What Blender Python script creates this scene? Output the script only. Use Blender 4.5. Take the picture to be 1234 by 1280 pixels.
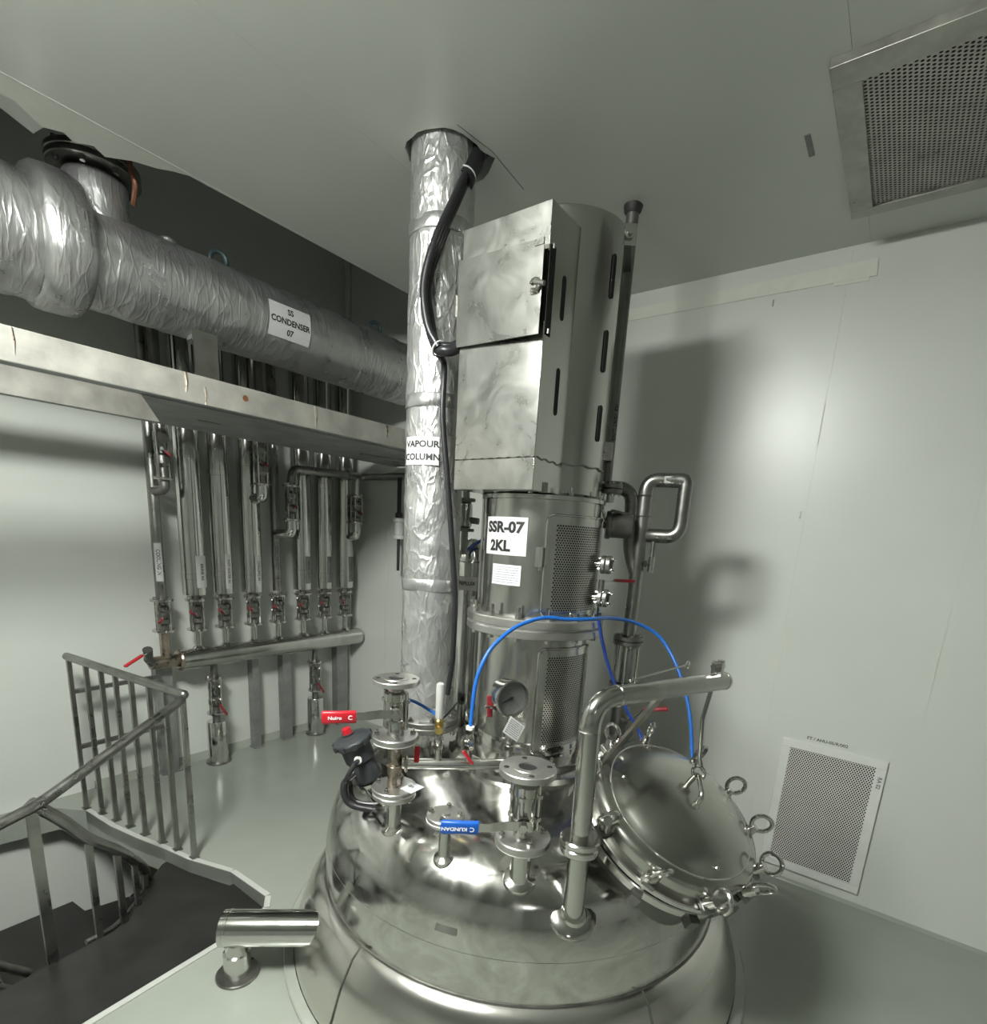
import bpy, bmesh, math, random
from mathutils import Vector, Matrix, noise
random.seed(7)
for o in list(bpy.data.objects):
    bpy.data.objects.remove(o)
SC = bpy.context.scene
COL = SC.collection
PI = math.pi
V = Vector

# ------------------------------------------------------------------ camera
cam_d = bpy.data.cameras.new('camera')
cam = bpy.data.objects.new('camera', cam_d)
COL.objects.link(cam)
RGT = V((0.5987645, -0.7987476, 0.0590201))
DWN = V((-0.1449140, -0.1805156, -0.9728381))
FWD = V((0.7877062, 0.5739481, -0.2238361))
m = Matrix((RGT, -DWN, -FWD)).transposed().to_4x4()
m.translation = V((0, 0, 1.469))
cam.matrix_world = m
cam_d.sensor_fit = 'HORIZONTAL'
cam_d.sensor_width = 36.0
cam_d.lens = 671.2 / 1234 * 36.0          # ultra wide phone lens; the photo is the upper part of a 3:4 frame
cam_d.shift_x = -0.8 / 1234
cam_d.shift_y = (823.15 - 640) / 1234
cam_d.clip_start = 0.02
SC.camera = cam

# ------------------------------------------------------------------ light and exposure
w = bpy.data.worlds.new('world'); SC.world = w
w.use_nodes = True
w.node_tree.nodes['Background'].inputs[0].default_value = (0.8, 0.85, 0.8, 1)
w.node_tree.nodes['Background'].inputs[1].default_value = 0.02
SC.view_settings.view_transform = 'Standard'
SC.view_settings.look = 'None'
SC.view_settings.exposure = 0.0
SC.view_settings.gamma = 1.0
SC.view_settings.use_curve_mapping = False

LAMPS = [(-0.15, 1.05, 140.0), (-2.8, -2.6, 6.0)]     # surface mounted opal ceiling lamp, then an added unseen fill lamp: x, y, radiance

# ------------------------------------------------------------------ materials
def mat(name, col, metal=0.0, rough=0.5, var=0.0, vscale=6.0, rvar=0.0, bump=0.0, bscale=40.0, dist=0.0,
        coat=0.0, emit=None, trans=0.0, stretch=None, col2=None, detail=4.0):
    M = bpy.data.materials.new(name); M.use_nodes = True
    nt = M.node_tree; N = nt.nodes; L = nt.links
    b = N['Principled BSDF']
    b.inputs['Base Color'].default_value = (*col, 1)
    b.inputs['Metallic'].default_value = metal
    b.inputs['Roughness'].default_value = rough
    if coat: b.inputs['Coat Weight'].default_value = coat
    if trans: b.inputs['Transmission Weight'].default_value = trans
    if emit:
        b.inputs['Emission Color'].default_value = (*emit[0], 1)
        b.inputs['Emission Strength'].default_value = emit[1]
    tc = N.new('ShaderNodeTexCoord')
    src = tc.outputs['Object']
    if stretch:
        mp = N.new('ShaderNodeMapping'); mp.inputs['Scale'].default_value = stretch
        L.new(src, mp.inputs['Vector']); src = mp.outputs['Vector']
    if var or rvar or col2:
        n = N.new('ShaderNodeTexNoise'); n.inputs['Scale'].default_value = vscale
        n.inputs['Detail'].default_value = detail; n.inputs['Roughness'].default_value = 0.6; n.inputs['Distortion'].default_value = dist
        L.new(src, n.inputs['Vector'])
        if var or col2:
            r = N.new('ShaderNodeValToRGB')
            r.color_ramp.elements[0].position = 0.32; r.color_ramp.elements[1].position = 0.68
            c1 = tuple(c * (1 - var) for c in col); c2 = col2 or tuple(min(1, c * (1 + var)) for c in col)
            r.color_ramp.elements[0].color = (*c1, 1); r.color_ramp.elements[1].color = (*c2, 1)
            L.new(n.outputs['Fac'], r.inputs['Fac']); L.new(r.outputs['Color'], b.inputs['Base Color'])
        if rvar:
            mr = N.new('ShaderNodeMapRange')
            mr.inputs['From Min'].default_value = 0.3; mr.inputs['From Max'].default_value = 0.7
            mr.inputs['To Min'].default_value = max(0.02, rough - rvar); mr.inputs['To Max'].default_value = rough + rvar
            L.new(n.outputs['Fac'], mr.inputs['Value']); L.new(mr.outputs['Result'], b.inputs['Roughness'])
    if bump:
        n2 = N.new('ShaderNodeTexNoise'); n2.inputs['Scale'].default_value = bscale
        n2.inputs['Detail'].default_value = 3
        L.new(src, n2.inputs['Vector'])
        bp = N.new('ShaderNodeBump'); bp.inputs['Strength'].default_value = bump; bp.inputs['Distance'].default_value = 0.01
        L.new(n2.outputs['Fac'], bp.inputs['Height']); L.new(bp.outputs['Normal'], b.inputs['Normal'])
    return M

def foil_mat(name, col, strength=0.5, stretch=(1, 1, 1), scale=22.0):
    M = mat(name, col, 0.85, 0.33, var=0.08, vscale=9, rvar=0.10)
    nt = M.node_tree; N = nt.nodes; L = nt.links; b = N['Principled BSDF']
    tc = N.new('ShaderNodeTexCoord'); mp = N.new('ShaderNodeMapping'); mp.inputs['Scale'].default_value = stretch
    L.new(tc.outputs['Object'], mp.inputs['Vector'])
    dn = N.new('ShaderNodeTexNoise'); dn.inputs['Scale'].default_value = 9; dn.inputs['Detail'].default_value = 3
    L.new(mp.outputs['Vector'], dn.inputs['Vector'])
    mx = N.new('ShaderNodeMix'); mx.data_type = 'RGBA'; mx.inputs['Factor'].default_value = 0.10
    L.new(mp.outputs['Vector'], mx.inputs[6]); L.new(dn.outputs['Color'], mx.inputs[7])
    vo = N.new('ShaderNodeTexVoronoi'); vo.feature = 'DISTANCE_TO_EDGE'; vo.inputs['Scale'].default_value = scale
    L.new(mx.outputs[2], vo.inputs['Vector'])
    cr = N.new('ShaderNodeValToRGB'); cr.color_ramp.elements[0].position = 0.0; cr.color_ramp.elements[1].position = 0.16
    cr.color_ramp.elements[0].color = (1, 1, 1, 1); cr.color_ramp.elements[1].color = (0, 0, 0, 1)
    L.new(vo.outputs['Distance'], cr.inputs['Fac'])
    n2 = N.new('ShaderNodeTexNoise'); n2.inputs['Scale'].default_value = scale * 1.3; n2.inputs['Detail'].default_value = 5
    L.new(mp.outputs['Vector'], n2.inputs['Vector'])
    ad = N.new('ShaderNodeMath'); ad.operation = 'MULTIPLY_ADD'; ad.inputs[1].default_value = 0.30
    L.new(cr.outputs['Color'], ad.inputs[0]); L.new(n2.outputs['Fac'], ad.inputs[2])
    bp = N.new('ShaderNodeBump'); bp.inputs['Strength'].default_value = strength; bp.inputs['Distance'].default_value = 0.006
    L.new(ad.outputs[0], bp.inputs['Height']); L.new(bp.outputs['Normal'], b.inputs['Normal'])
    return M

MT = dict(
    wall=mat('wall_paint', (0.56, 0.575, 0.54), 0, 0.33, var=0.03, vscale=1.6, bump=0.025, bscale=9),
    ceiling=mat('ceiling_paint', (0.54, 0.555, 0.52), 0, 0.36, var=0.03, vscale=1.2, bump=0.02, bscale=7),
    strip=mat('sealing_strip_paint', (0.60, 0.61, 0.55), 0, 0.5, var=0.04, vscale=14),
    dark_wall=mat('recess_paint', (0.56, 0.58, 0.57), 0, 0.6, var=0.15, vscale=3),
    floor=mat('epoxy_floor', (0.255, 0.27, 0.24), 0, 0.20, var=0.05, vscale=2.2, rvar=0.06, bump=0.03, bscale=5, coat=0.0),
    kerb=mat('kerb_paint', (0.40, 0.41, 0.385), 0, 0.4, var=0.06, vscale=9),
    dome=mat('polished_steel', (0.57, 0.565, 0.54), 1, 0.16, var=0.18, vscale=6.5, rvar=0.10, bump=0.06, bscale=8, detail=5, dist=2.0),
    skirt=mat('clad_steel', (0.66, 0.65, 0.61), 1, 0.20, var=0.06, vscale=3, rvar=0.06, bump=0.05, bscale=3),
    lid=mat('lid_steel', (0.47, 0.47, 0.435), 1, 0.24, var=0.10, vscale=6, rvar=0.06, bump=0.02, bscale=9, detail=3),
    steel=mat('turned_steel', (0.60, 0.59, 0.565), 1, 0.14, var=0.06, vscale=14, rvar=0.05),
    machined=mat('machined_steel', (0.50, 0.495, 0.47), 0.9, 0.33, var=0.06, vscale=20, rvar=0.05),
    satin=mat('satin_steel', (0.55, 0.55, 0.52), 1, 0.20, var=0.10, vscale=10, rvar=0.07, stretch=(1, 1, 0.25), dist=0.8),
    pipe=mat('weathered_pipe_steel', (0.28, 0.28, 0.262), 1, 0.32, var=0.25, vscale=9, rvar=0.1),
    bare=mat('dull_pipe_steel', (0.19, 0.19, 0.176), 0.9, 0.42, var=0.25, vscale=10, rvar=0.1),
    clad=mat('bright_cladding', (0.66, 0.66, 0.635), 1, 0.11, var=0.04, vscale=8, rvar=0.04, bump=0.03, bscale=5),
    stained=mat('heat_stained_steel', (0.36, 0.31, 0.26), 1, 0.30, var=0.35, vscale=26, rvar=0.08),
    canopy=mat('canopy_sheet', (0.47, 0.47, 0.445), 1, 0.30, var=0.09, vscale=8, rvar=0.05, bump=0.03, bscale=3, detail=4, dist=1.6),
    canopy_side=mat('canopy_side_sheet', (0.50, 0.50, 0.47), 1, 0.22, var=0.10, vscale=5, rvar=0.06, stretch=(1, 1, 0.3)),
    galv=mat('galvanised_steel', (0.40, 0.39, 0.355), 0.6, 0.46, var=0.20, vscale=9, rvar=0.08, detail=7),
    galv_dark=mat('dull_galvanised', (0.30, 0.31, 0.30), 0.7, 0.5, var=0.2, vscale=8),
    foil=foil_mat('foil_lagging', (0.62, 0.62, 0.615), 0.8, (1, 1, 0.45), 34),
    foil_wrap=foil_mat('foil_tape_wrap', (0.50, 0.50, 0.495), 0.6, (2.2, 0.6, 0.6), 15),
    mesh=mat('perforated_steel', (0.52, 0.51, 0.48), 1, 0.30, var=0.08, vscale=10),
    grille=mat('grille_enamel', (0.62, 0.63, 0.60), 0, 0.42, var=0.04, vscale=12),
    grille_steel=mat('grille_steel', (0.34, 0.34, 0.31), 0.85, 0.36, var=0.2, vscale=9, rvar=0.1),
    black=mat('black_void', (0.006, 0.006, 0.006), 0, 0.8),  # flat black stands for the shade inside slots, gaps, bores and mesh openings
    dim=mat('dark_interior', (0.05, 0.05, 0.048), 0.3, 0.6),
    rubber=mat('black_cable', (0.014, 0.014, 0.016), 0, 0.38),
    gasket=mat('gasket_rubber', (0.02, 0.02, 0.02), 0, 0.6),
    white_gasket=mat('white_gasket', (0.75, 0.75, 0.72), 0, 0.45),
    red=mat('red_grip', (0.42, 0.010, 0.020), 0, 0.35, var=0.08, vscale=20),
    dark_red=mat('dark_red_lever', (0.19, 0.010, 0.018), 0, 0.42, var=0.15, vscale=30),
    blue=mat('blue_grip', (0.008, 0.085, 0.40), 0, 0.35, var=0.08, vscale=20),
    hose=mat('blue_hose', (0.012, 0.105, 0.40), 0, 0.32),
    hose_dark=mat('dark_blue_hose', (0.012, 0.05, 0.30), 0, 0.4),
    slate=mat('slate_plastic', (0.028, 0.031, 0.034), 0, 0.42, var=0.1, vscale=20),
    white=mat('white_label', (0.54, 0.54, 0.54), 0, 0.35),
    paper=mat('paper', (0.55, 0.56, 0.585), 0, 0.55),
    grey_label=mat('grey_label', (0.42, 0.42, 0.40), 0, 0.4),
    dim_label=mat('dark_grey_label', (0.17, 0.17, 0.16), 0.2, 0.4),  # darker label tone for the right-hand supply pipes and the vent pipe
    ink=mat('black_ink', (0.012, 0.012, 0.013), 0, 0.5),
    grey_ink=mat('grey_ink', (0.10, 0.11, 0.14), 0, 0.5),
    white_ink=mat('white_ink', (0.85, 0.85, 0.85), 0, 0.4),
    brass=mat('brass', (0.55, 0.40, 0.14), 1, 0.3, var=0.1, vscale=30),
    copper=mat('copper_strap', (0.30, 0.14, 0.09), 0.8, 0.4, var=0.3, vscale=30),
    clear=mat('frosted_plastic', (0.62, 0.62, 0.60), 0, 0.25, trans=0.35),
    glass=mat('sight_glass', (0.75, 0.78, 0.76), 0, 0.06, trans=0.85),
    dial=mat('dial_face', (0.16, 0.165, 0.16), 0, 0.35, var=0.05, vscale=30),
    tread=mat('stair_plate', (0.026, 0.026, 0.024), 0.35, 0.36, var=0.25, vscale=6, rvar=0.08, detail=6),
    rust=mat('brown_oil_stain', (0.13, 0.055, 0.022), 0.1, 0.4, var=0.3, vscale=30),
    lamp=mat('lamp_panel', (0.9, 0.9, 0.9), 0, 0.4, emit=((0.97, 1.0, 0.93), 9.0)),
    teal=mat('dull_teal_lug', (0.035, 0.06, 0.065), 0.3, 0.5),
)

# ------------------------------------------------------------------ mesh builder
def basis(n):
    n = V(n).normalized()
    a = V((0, 0, 1)) if abs(n.z) < 0.9 else V((1, 0, 0))
    u = a.cross(n).normalized()
    return u, n.cross(u).normalized(), n

def fillet(pts, rad, n=6):
    pts = [V(p) for p in pts]; out = [pts[0]]
    for i in range(1, len(pts) - 1):
        a, b, c = pts[i - 1], pts[i], pts[i + 1]
        d1 = (a - b); d2 = (c - b)
        r = min(rad, d1.length * 0.49, d2.length * 0.49)
        p, q = b + d1.normalized() * r, b + d2.normalized() * r
        for k in range(n + 1):
            t = k / n
            out.append(p * (1 - t) ** 2 + b * 2 * t * (1 - t) + q * t * t)
    out.append(pts[-1]); return out

def spline(pts, n=8):
    P = [V(p) for p in pts]; P = [P[0] * 2 - P[1]] + P + [P[-1] * 2 - P[-2]]; out = []
    for i in range(1, len(P) - 2):
        for k in range(n):
            t = k / n
            out.append(0.5 * ((2 * P[i]) + (P[i + 1] - P[i - 1]) * t + (2 * P[i - 1] - 5 * P[i] + 4 * P[i + 1] - P[i + 2]) * t * t
                              + (3 * P[i] - P[i - 1] - 3 * P[i + 1] + P[i + 2]) * t ** 3))
    out.append(P[-2]); return out

ROOT = {}
class MB:
    def __init__(s, X=None): s.v = []; s.f = []; s.X = X
    def add(s, vs, fs):
        b = len(s.v); s.v += [V(p) for p in vs]; s.f += [tuple(i + b for i in f) for f in fs]; return s
    def obox(s, c, ax, ay, az):
        c, ax, ay, az = V(c), V(ax), V(ay), V(az)
        vs = [c + ax * i + ay * j + az * k for i in (-1, 1) for j in (-1, 1) for k in (-1, 1)]
        fs = [(0, 1, 3, 2), (4, 6, 7, 5), (0, 4, 5, 1), (2, 3, 7, 6), (0, 2, 6, 4), (1, 5, 7, 3)]
        if ax.cross(ay).dot(az) < 0: fs = [f[::-1] for f in fs]
        return s.add(vs, fs)
    def box(s, lo, hi):
        lo, hi = V(lo), V(hi); h = (hi - lo) / 2
        return s.obox((lo + hi) / 2, (h.x, 0, 0), (0, h.y, 0), (0, 0, h.z))
    def bar(s, p, q, wd, th, up=(0, 0, 1)):
        p, q = V(p), V(q); d = (q - p); u = V(up).cross(d)
        if u.length < 1e-6: u = V((1, 0, 0)).cross(d)
        u.normalize(); v = d.normalized().cross(u)
        return s.obox((p + q) / 2, d / 2, u * wd / 2, v * th / 2)
    def poly(s, pts, vec):
        a = [V(p) for p in pts]; vec = V(vec); n = len(a)
        nrm = V((0, 0, 0))
        for i in range(n): nrm += a[i].cross(a[(i + 1) % n])
        if nrm.dot(vec) < 0: a = a[::-1]
        fs = [tuple(range(n - 1, -1, -1)), tuple(range(n, 2 * n))] + [(i, (i + 1) % n, n + (i + 1) % n, n + i) for i in range(n)]
        return s.add(a + [p + vec for p in a], fs)
    def tube(s, pts, r, seg=14, caps=True, rf=None):
        P = [V(p) for p in pts]; n = len(P)
        t0 = (P[1] - P[0]).normalized(); u, v_, _ = basis(t0); vs = []
        for i in range(n):
            t = (P[min(i + 1, n - 1)] - P[max(i - 1, 0)]).normalized()
            u = (u - t * u.dot(t)).normalized(); v_ = t.cross(u)
            rr = r if not rf else rf(i / (n - 1))
            vs += [P[i] + (u * math.cos(2 * PI * k / seg) + v_ * math.sin(2 * PI * k / seg)) * rr for k in range(seg)]
        fs = [(i * seg + k, i * seg + (k + 1) % seg, (i + 1) * seg + (k + 1) % seg, (i + 1) * seg + k) for i in range(n - 1) for k in range(seg)]
        if caps: fs += [tuple(range(seg - 1, -1, -1)), tuple(range((n - 1) * seg, n * seg))]
        return s.add(vs, fs)
    def cyl(s, p, q, r, seg=20, r2=None):
        p, q = V(p), V(q); u, v_, n = basis(q - p); r2 = r if r2 is None else r2
        vs = [p + (u * math.cos(2 * PI * k / seg) + v_ * math.sin(2 * PI * k / seg)) * r for k in range(seg)]
        vs += [q + (u * math.cos(2 * PI * k / seg) + v_ * math.sin(2 * PI * k / seg)) * r2 for k in range(seg)]
        fs = [(k, (k + 1) % seg, seg + (k + 1) % seg, seg + k) for k in range(seg)]
        return s.add(vs, fs + [tuple(range(seg - 1, -1, -1)), tuple(range(seg, 2 * seg))])
    def lathe(s, prof, o, axis=(0, 0, 1), seg=32, a0=0.0, a1=2 * PI, jit=0.0, js=10.0, closed=False):
        o = V(o); u, v_, n = basis(axis); full = abs(a1 - a0 - 2 * PI) < 1e-6
        m_ = seg if full else seg + 1; vs = []
        for r, t in prof:
            for k in range(m_):
                a = a0 + (a1 - a0) * k / seg
                d = u * math.cos(a) + v_ * math.sin(a)
                p = o + d * r + n * t
                if jit and r > 0: p += d * jit * noise.noise(p * js)
                vs.append(p)
        fs = []; N = len(prof)
        for i in range(N if closed else N - 1):
            j = (i + 1) % N
            for k in range(seg):
                k2 = (k + 1) % m_
                fs.append((i * m_ + k, i * m_ + k2, j * m_ + k2, j * m_ + k))
        if not closed:
            if full and prof[0][0] > 1e-6: fs.append(tuple(range(m_ - 1, -1, -1)))
            if full and prof[-1][0] > 1e-6: fs.append(tuple(range((N - 1) * m_, N * m_)))
        return s.add(vs, fs)
    def ring(s, o, axis, r0, r1, t0, t1, seg=32, bev=0.0015):
        b = min(bev, (t1 - t0) * 0.3)
        return s.lathe([(r0, t0), (r1 - b, t0), (r1, t0 + b), (r1, t1 - b), (r1 - b, t1), (r0, t1)], o, axis, seg, closed=True)
    def torus(s, c, n, R, r, seg=24, ms=8, a0=0, a1=2 * PI):
        u, v_, n = basis(n); c = V(c)
        k = seg if abs(a1 - a0 - 2 * PI) < 1e-6 else seg + 1
        vs = []
        for i in range(k):
            a = a0 + (a1 - a0) * i / seg; d = u * math.cos(a) + v_ * math.sin(a)
            vs += [c + d * (R + r * math.cos(2 * PI * j / ms)) + n * (r * math.sin(2 * PI * j / ms)) for j in range(ms)]
        fs = [(i * ms + j, ((i + 1) % k) * ms + j, ((i + 1) % k) * ms + (j + 1) % ms, i * ms + (j + 1) % ms) for i in range(seg) for j in range(ms)]
        return s.add(vs, fs)
    def ball(s, c, r, seg=14, sc=(1, 1, 1)):
        c = V(c); n = seg // 2; vs = [c + V((0, 0, -r * sc[2]))]
        for i in range(1, n):
            a = -PI / 2 + PI * i / n
            vs += [c + V((r * sc[0] * math.cos(a) * math.cos(2 * PI * k / seg), r * sc[1] * math.cos(a) * math.sin(2 * PI * k / seg), r * sc[2] * math.sin(a))) for k in range(seg)]
        vs.append(c + V((0, 0, r * sc[2])))
        fs = [(0, 1 + (k + 1) % seg, 1 + k) for k in range(seg)]
        for i in range(n - 2):
            fs += [(1 + i * seg + k, 1 + i * seg + (k + 1) % seg, 1 + (i + 1) * seg + (k + 1) % seg, 1 + (i + 1) * seg + k) for k in range(seg)]
        b = 1 + (n - 2) * seg
        fs += [(b + k, b + (k + 1) % seg, len(vs) - 1) for k in range(seg)]
        return s.add(vs, fs)
    def bolt(s, p, n, r=0.007, h=0.010, shank=0.0):
        p, n = V(p), V(n).normalized()
        s.cyl(p, p + n * h, r, 6)
        if shank: s.cyl(p + n * h, p + n * (h + shank), r * 0.55, 8)
        return s
    def build(s, name, material, parent=None, smooth=32, bevel=0.0, loc=None):
        root = V((0, 0, 0))
        q = parent
        while q is not None:
            if q.parent is None: root = ROOT.get(q.name, q.location.copy())
            q = q.parent
        if parent is None and loc is not None: root = V(loc)
        me = bpy.data.meshes.new(name)
        vs = [(s.X @ p if s.X else p) - root for p in s.v]
        me.from_pydata(vs, [], s.f)
        if s.X and s.X.determinant() < 0: me.flip_normals()
        me.validate(); me.update()
        me.materials.append(MT[material] if isinstance(material, str) else material)
        me.polygons.foreach_set('use_smooth', [True] * len(me.polygons))
        me.set_sharp_from_angle(angle=math.radians(smooth))
        o = bpy.data.objects.new(name, me); COL.objects.link(o)
        if parent is not None: o.parent = parent
        else: o.location = root
        if bevel:
            b = o.modifiers.new('bevel', 'BEVEL'); b.width = bevel; b.segments = 2; b.limit_method = 'ANGLE'
        return o

def thing(name, label, cat, loc, group=None):
    o = bpy.data.objects.new(name, None); COL.objects.link(o)
    o.location = loc; o.empty_display_size = 0.05
    ROOT[o.name] = V(loc)
    o['label'] = label; o['category'] = cat
    if group: o['group'] = group
    return o
def tag(o, label, cat, group=None):
    o['label'] = label; o['category'] = cat
    if group: o['group'] = group
    return o
def plabel(o, label): o['label'] = label; return o
def struct(o): o['kind'] = 'structure'; return o
def dup(root, dx, label):
    r = root.copy(); COL.objects.link(r); r.location = root.location + V(dx); r['label'] = label
    ROOT[r.name] = r.location.copy()
    for ch in list(root.children):
        c = ch.copy(); COL.objects.link(c); c.parent = r
        for g in list(ch.children):
            d = g.copy(); COL.objects.link(d); d.parent = c
    return r

def carve(o, cutter_mb):
    c = cutter_mb.build('cutter', 'black')
    md = o.modifiers.new('cut', 'BOOLEAN'); md.object = c; md.operation = 'DIFFERENCE'; md.solver = 'EXACT'
    bpy.context.view_layer.update()
    dg = bpy.context.evaluated_depsgraph_get()
    me = bpy.data.meshes.new_from_object(o.evaluated_get(dg))
    o.modifiers.remove(md); o.data = me
    me.polygons.foreach_set('use_smooth', [False] * len(me.polygons))
    bpy.data.objects.remove(c)
    return o

# ------------------------------------------------------------------ flat print helpers
def flatmap(o, u, v_):
    o, u, v_ = V(o), V(u).normalized(), V(v_).normalized(); n = u.cross(v_)
    return lambda x, y, d=0.0: o + u * x + v_ * y + n * d
def vcylmap(c, R, th0, h0):      # vertical cylinder: x runs to the right for someone facing it
    def f(x, y, d=0.0):
        a = th0 + x / R
        return V((c[0] + (R + d) * math.cos(a), c[1] + (R + d) * math.sin(a), h0 + y))
    return f
def turned(f): return lambda x, y, d=0.0: f(y, -x, d)     # text reading downwards
def flipped(f): return lambda x, y, d=0.0: f(-x, -y, d)

def plate(name, f, wd, ht, material, parent, th=0.0012, nx=8, ny=2):
    mb = MB(); vs = []
    for d in (th, 0.0003):
        for j in range(ny + 1):
            for i in range(nx + 1):
                vs.append(f(-wd / 2 + wd * i / nx, -ht / 2 + ht * j / ny, d))
    N = (nx + 1) * (ny + 1); W_ = nx + 1
    fs = [(j * W_ + i, j * W_ + i + 1, (j + 1) * W_ + i + 1, (j + 1) * W_ + i) for j in range(ny) for i in range(nx)]
    fs += [tuple(N + k for k in q[::-1]) for q in fs]
    edge = [i for i in range(W_)] + [j * W_ + nx for j in range(1, ny + 1)] + [ny * W_ + i for i in range(nx - 1, -1, -1)] + [j * W_ for j in range(ny - 1, 0, -1)]
    for a, b in zip(edge, edge[1:] + edge[:1]): fs.append((a, N + a, N + b, b))
    return mb.add(vs, fs).build(name, material, parent, smooth=40)

def lettering(text, f, size, material, parent, d=0.0018, bold=0.018, sx=1.0, spacing=1.0, y0=0.0, x0=0.0):
    cu = bpy.data.curves.new('lettering', 'FONT'); cu.body = text; cu.size = size
    cu.align_x = 'CENTER'; cu.align_y = 'CENTER'; cu.offset = bold * size * 1.35; cu.space_character = spacing
    cu.resolution_u = 3
    t = bpy.data.objects.new('t', cu); COL.objects.link(t)
    bpy.context.view_layer.update()
    me = bpy.data.meshes.new_from_object(t.evaluated_get(bpy.context.evaluated_depsgraph_get()))
    mb = MB(); mb.add([f(p.co.x * sx + x0, p.co.y + y0, d) for p in me.vertices], [tuple(p.vertices) for p in me.polygons])
    bpy.data.objects.remove(t)
    return mb.build('lettering', material, parent)

def ruled_lines(f, wd, rows, pitch, lw, material, parent, d=0.0017, seed=1):
    rnd = random.Random(seed); mb = MB()
    for k in range(rows):
        y = (rows - 1) * pitch / 2 - k * pitch; x = -wd / 2
        while x < wd / 2 - 0.003:
            L_ = min(rnd.uniform(0.003, 0.012), wd / 2 - x)
            mb.add([f(x, y - lw / 2, d), f(x + L_, y - lw / 2, d), f(x + L_, y + lw / 2, d), f(x, y + lw / 2, d)], [(0, 1, 2, 3)])
            x += L_ + 0.0025
    return mb.build('printed_lines', material, parent)

def perforated(name, f, wd, ht, pitch, hole, material, parent):
    nx = int(wd / pitch); py = pitch * 0.87; ny = int(ht / py)
    px = wd / nx; py = ht / ny; mb = MB(); vs = []; fs = []
    for j in range(ny):
        off = 0.5 if j % 2 else 0.0
        for i in range(nx - (1 if off else 0)):
            cx_ = -wd / 2 + px * (i + 0.5 + off); cy_ = -ht / 2 + py * (j + 0.5); b = len(vs)
            for x, y in ((.5, 0), (.5, .5), (-.5, .5), (-.5, 0), (-.5, -.5), (.5, -.5)): vs.append(f(cx_ + x * px, cy_ + y * py, 0))
            for k in range(6):
                a = PI / 3 * k
                vs.append(f(cx_ + hole * pitch * math.cos(a), cy_ + hole * pitch * math.sin(a), 0))
            fs += [(b + k, b + (k + 1) % 6, b + 6 + (k + 1) % 6, b + 6 + k) for k in range(6)]
        if off:
            for x0, x1 in ((-wd / 2, -wd / 2 + px / 2), (wd / 2 - px / 2, wd / 2)):
                b = len(vs); y0 = -ht / 2 + py * j
                vs += [f(x0, y0, 0), f(x1, y0, 0), f(x1, y0 + py, 0), f(x0, y0 + py, 0)]; fs.append((b, b + 1, b + 2, b + 3))
    return mb.add(vs, fs).build(name, material, parent, smooth=60)
# ================================================================== SETTING
AX = V((1.612, 1.007, 0))
X1, Y1, X0, Y0, ZC = 2.607, 3.29, -4.6, -4.4, 2.599
wl = struct(MB().box((X0 - .05, Y1, -1.65), (X1 + .06, Y1 + .06, 3.45)).build('wall_left', 'wall'))
wr = struct(MB().box((X1 + .0012, Y0 - .05, -1.65), (X1 + .06, Y1, 3.45)).build('wall_right', 'wall'))
for a, b in ((2.886, 3.29), (1.70, 2.886), (0.354, 1.70), (-0.18, 0.354), (-1.30, -0.18), (-2.60, -1.30), (-4.40, -2.60)):
    MB().box((X1, a + .0007, 0.0), (X1 + .0016, b - .0007, 3.45)).build('wall_panel', 'wall', wr)
struct(MB().box((X0 - .06, Y0 - .05, -1.65), (X0, Y1 + .06, 3.45)).build('wall_back', 'wall'))
struct(MB().box((X0, Y0 - .06, -1.65), (X1 + .06, Y0, 3.45)).build('wall_front', 'wall'))
ce = MB().box((X0, Y0, ZC + .006), (X1 + .01, 2.174, ZC + .05)).build('ceiling', 'ceiling')
def hole_cut():
    pts = []
    for k in range(26):
        a = 2 * PI * k / 26
        r = 0.117 + 0.014 * noise.noise(V((math.cos(a) * 2, math.sin(a) * 2, 3)))
        if -1.2 < math.atan2(math.sin(a), math.cos(a)) < 0.35: r += 0.035
        pts.append((1.44 + r * math.cos(a), 1.356 + r * math.sin(a), ZC - .02))
    return MB().poly(pts, (0, 0, .1))
carve(ce, hole_cut())
struct(ce)
for a, b in ((Y0, 0.302), (0.302, 1.50), (1.50, 2.174)):
    p = MB().box((X0, a + .0004, ZC), (X1, b - .0004, ZC + .0065)).build('ceiling_panel', 'ceiling', ce)
    if b > 1.3: carve(p, hole_cut())
MB().box((X0, 2.166, ZC - .0006), (X1, 2.178, ZC + .05)).build('edge_trim', 'ceiling', ce)
struct(MB().box((X0, 2.10, 3.40), (X1, Y1, 3.45)).build('ceiling_recess', 'dark_wall'))
struct(MB().box((X0, 2.05, ZC + .05), (X1, 2.10, 3.40)).build('wall_recess', 'dark_wall'))
fp = [(.30, 2.177), (.30, 2.30), (.62, 2.27), (.70, 2.335), (.745, 2.305), (.775, 2.33), (.82, 2.295), (.86, 2.325), (.92, 2.265), (.98, 2.235), (1.02, 2.20), (1.06, 2.177)]
MB().poly([(x, y, ZC - .0005) for x, y in fp], (0, 0, .012)).build('torn_edge', 'strip', ce)
MB().poly([(X0, 2.17, ZC + .010), (.735, 2.17, ZC + .010), (.70, 2.42, ZC + .010), (.60, 2.36, ZC + .01), (.54, 2.62, ZC + .010), (.40, 2.66, ZC + .01), (.36, 3.2, ZC + .010), (X0, 3.29, ZC + .010)], (0, 0, .02)).build('ceiling_offcut', 'ceiling', ce)
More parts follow.
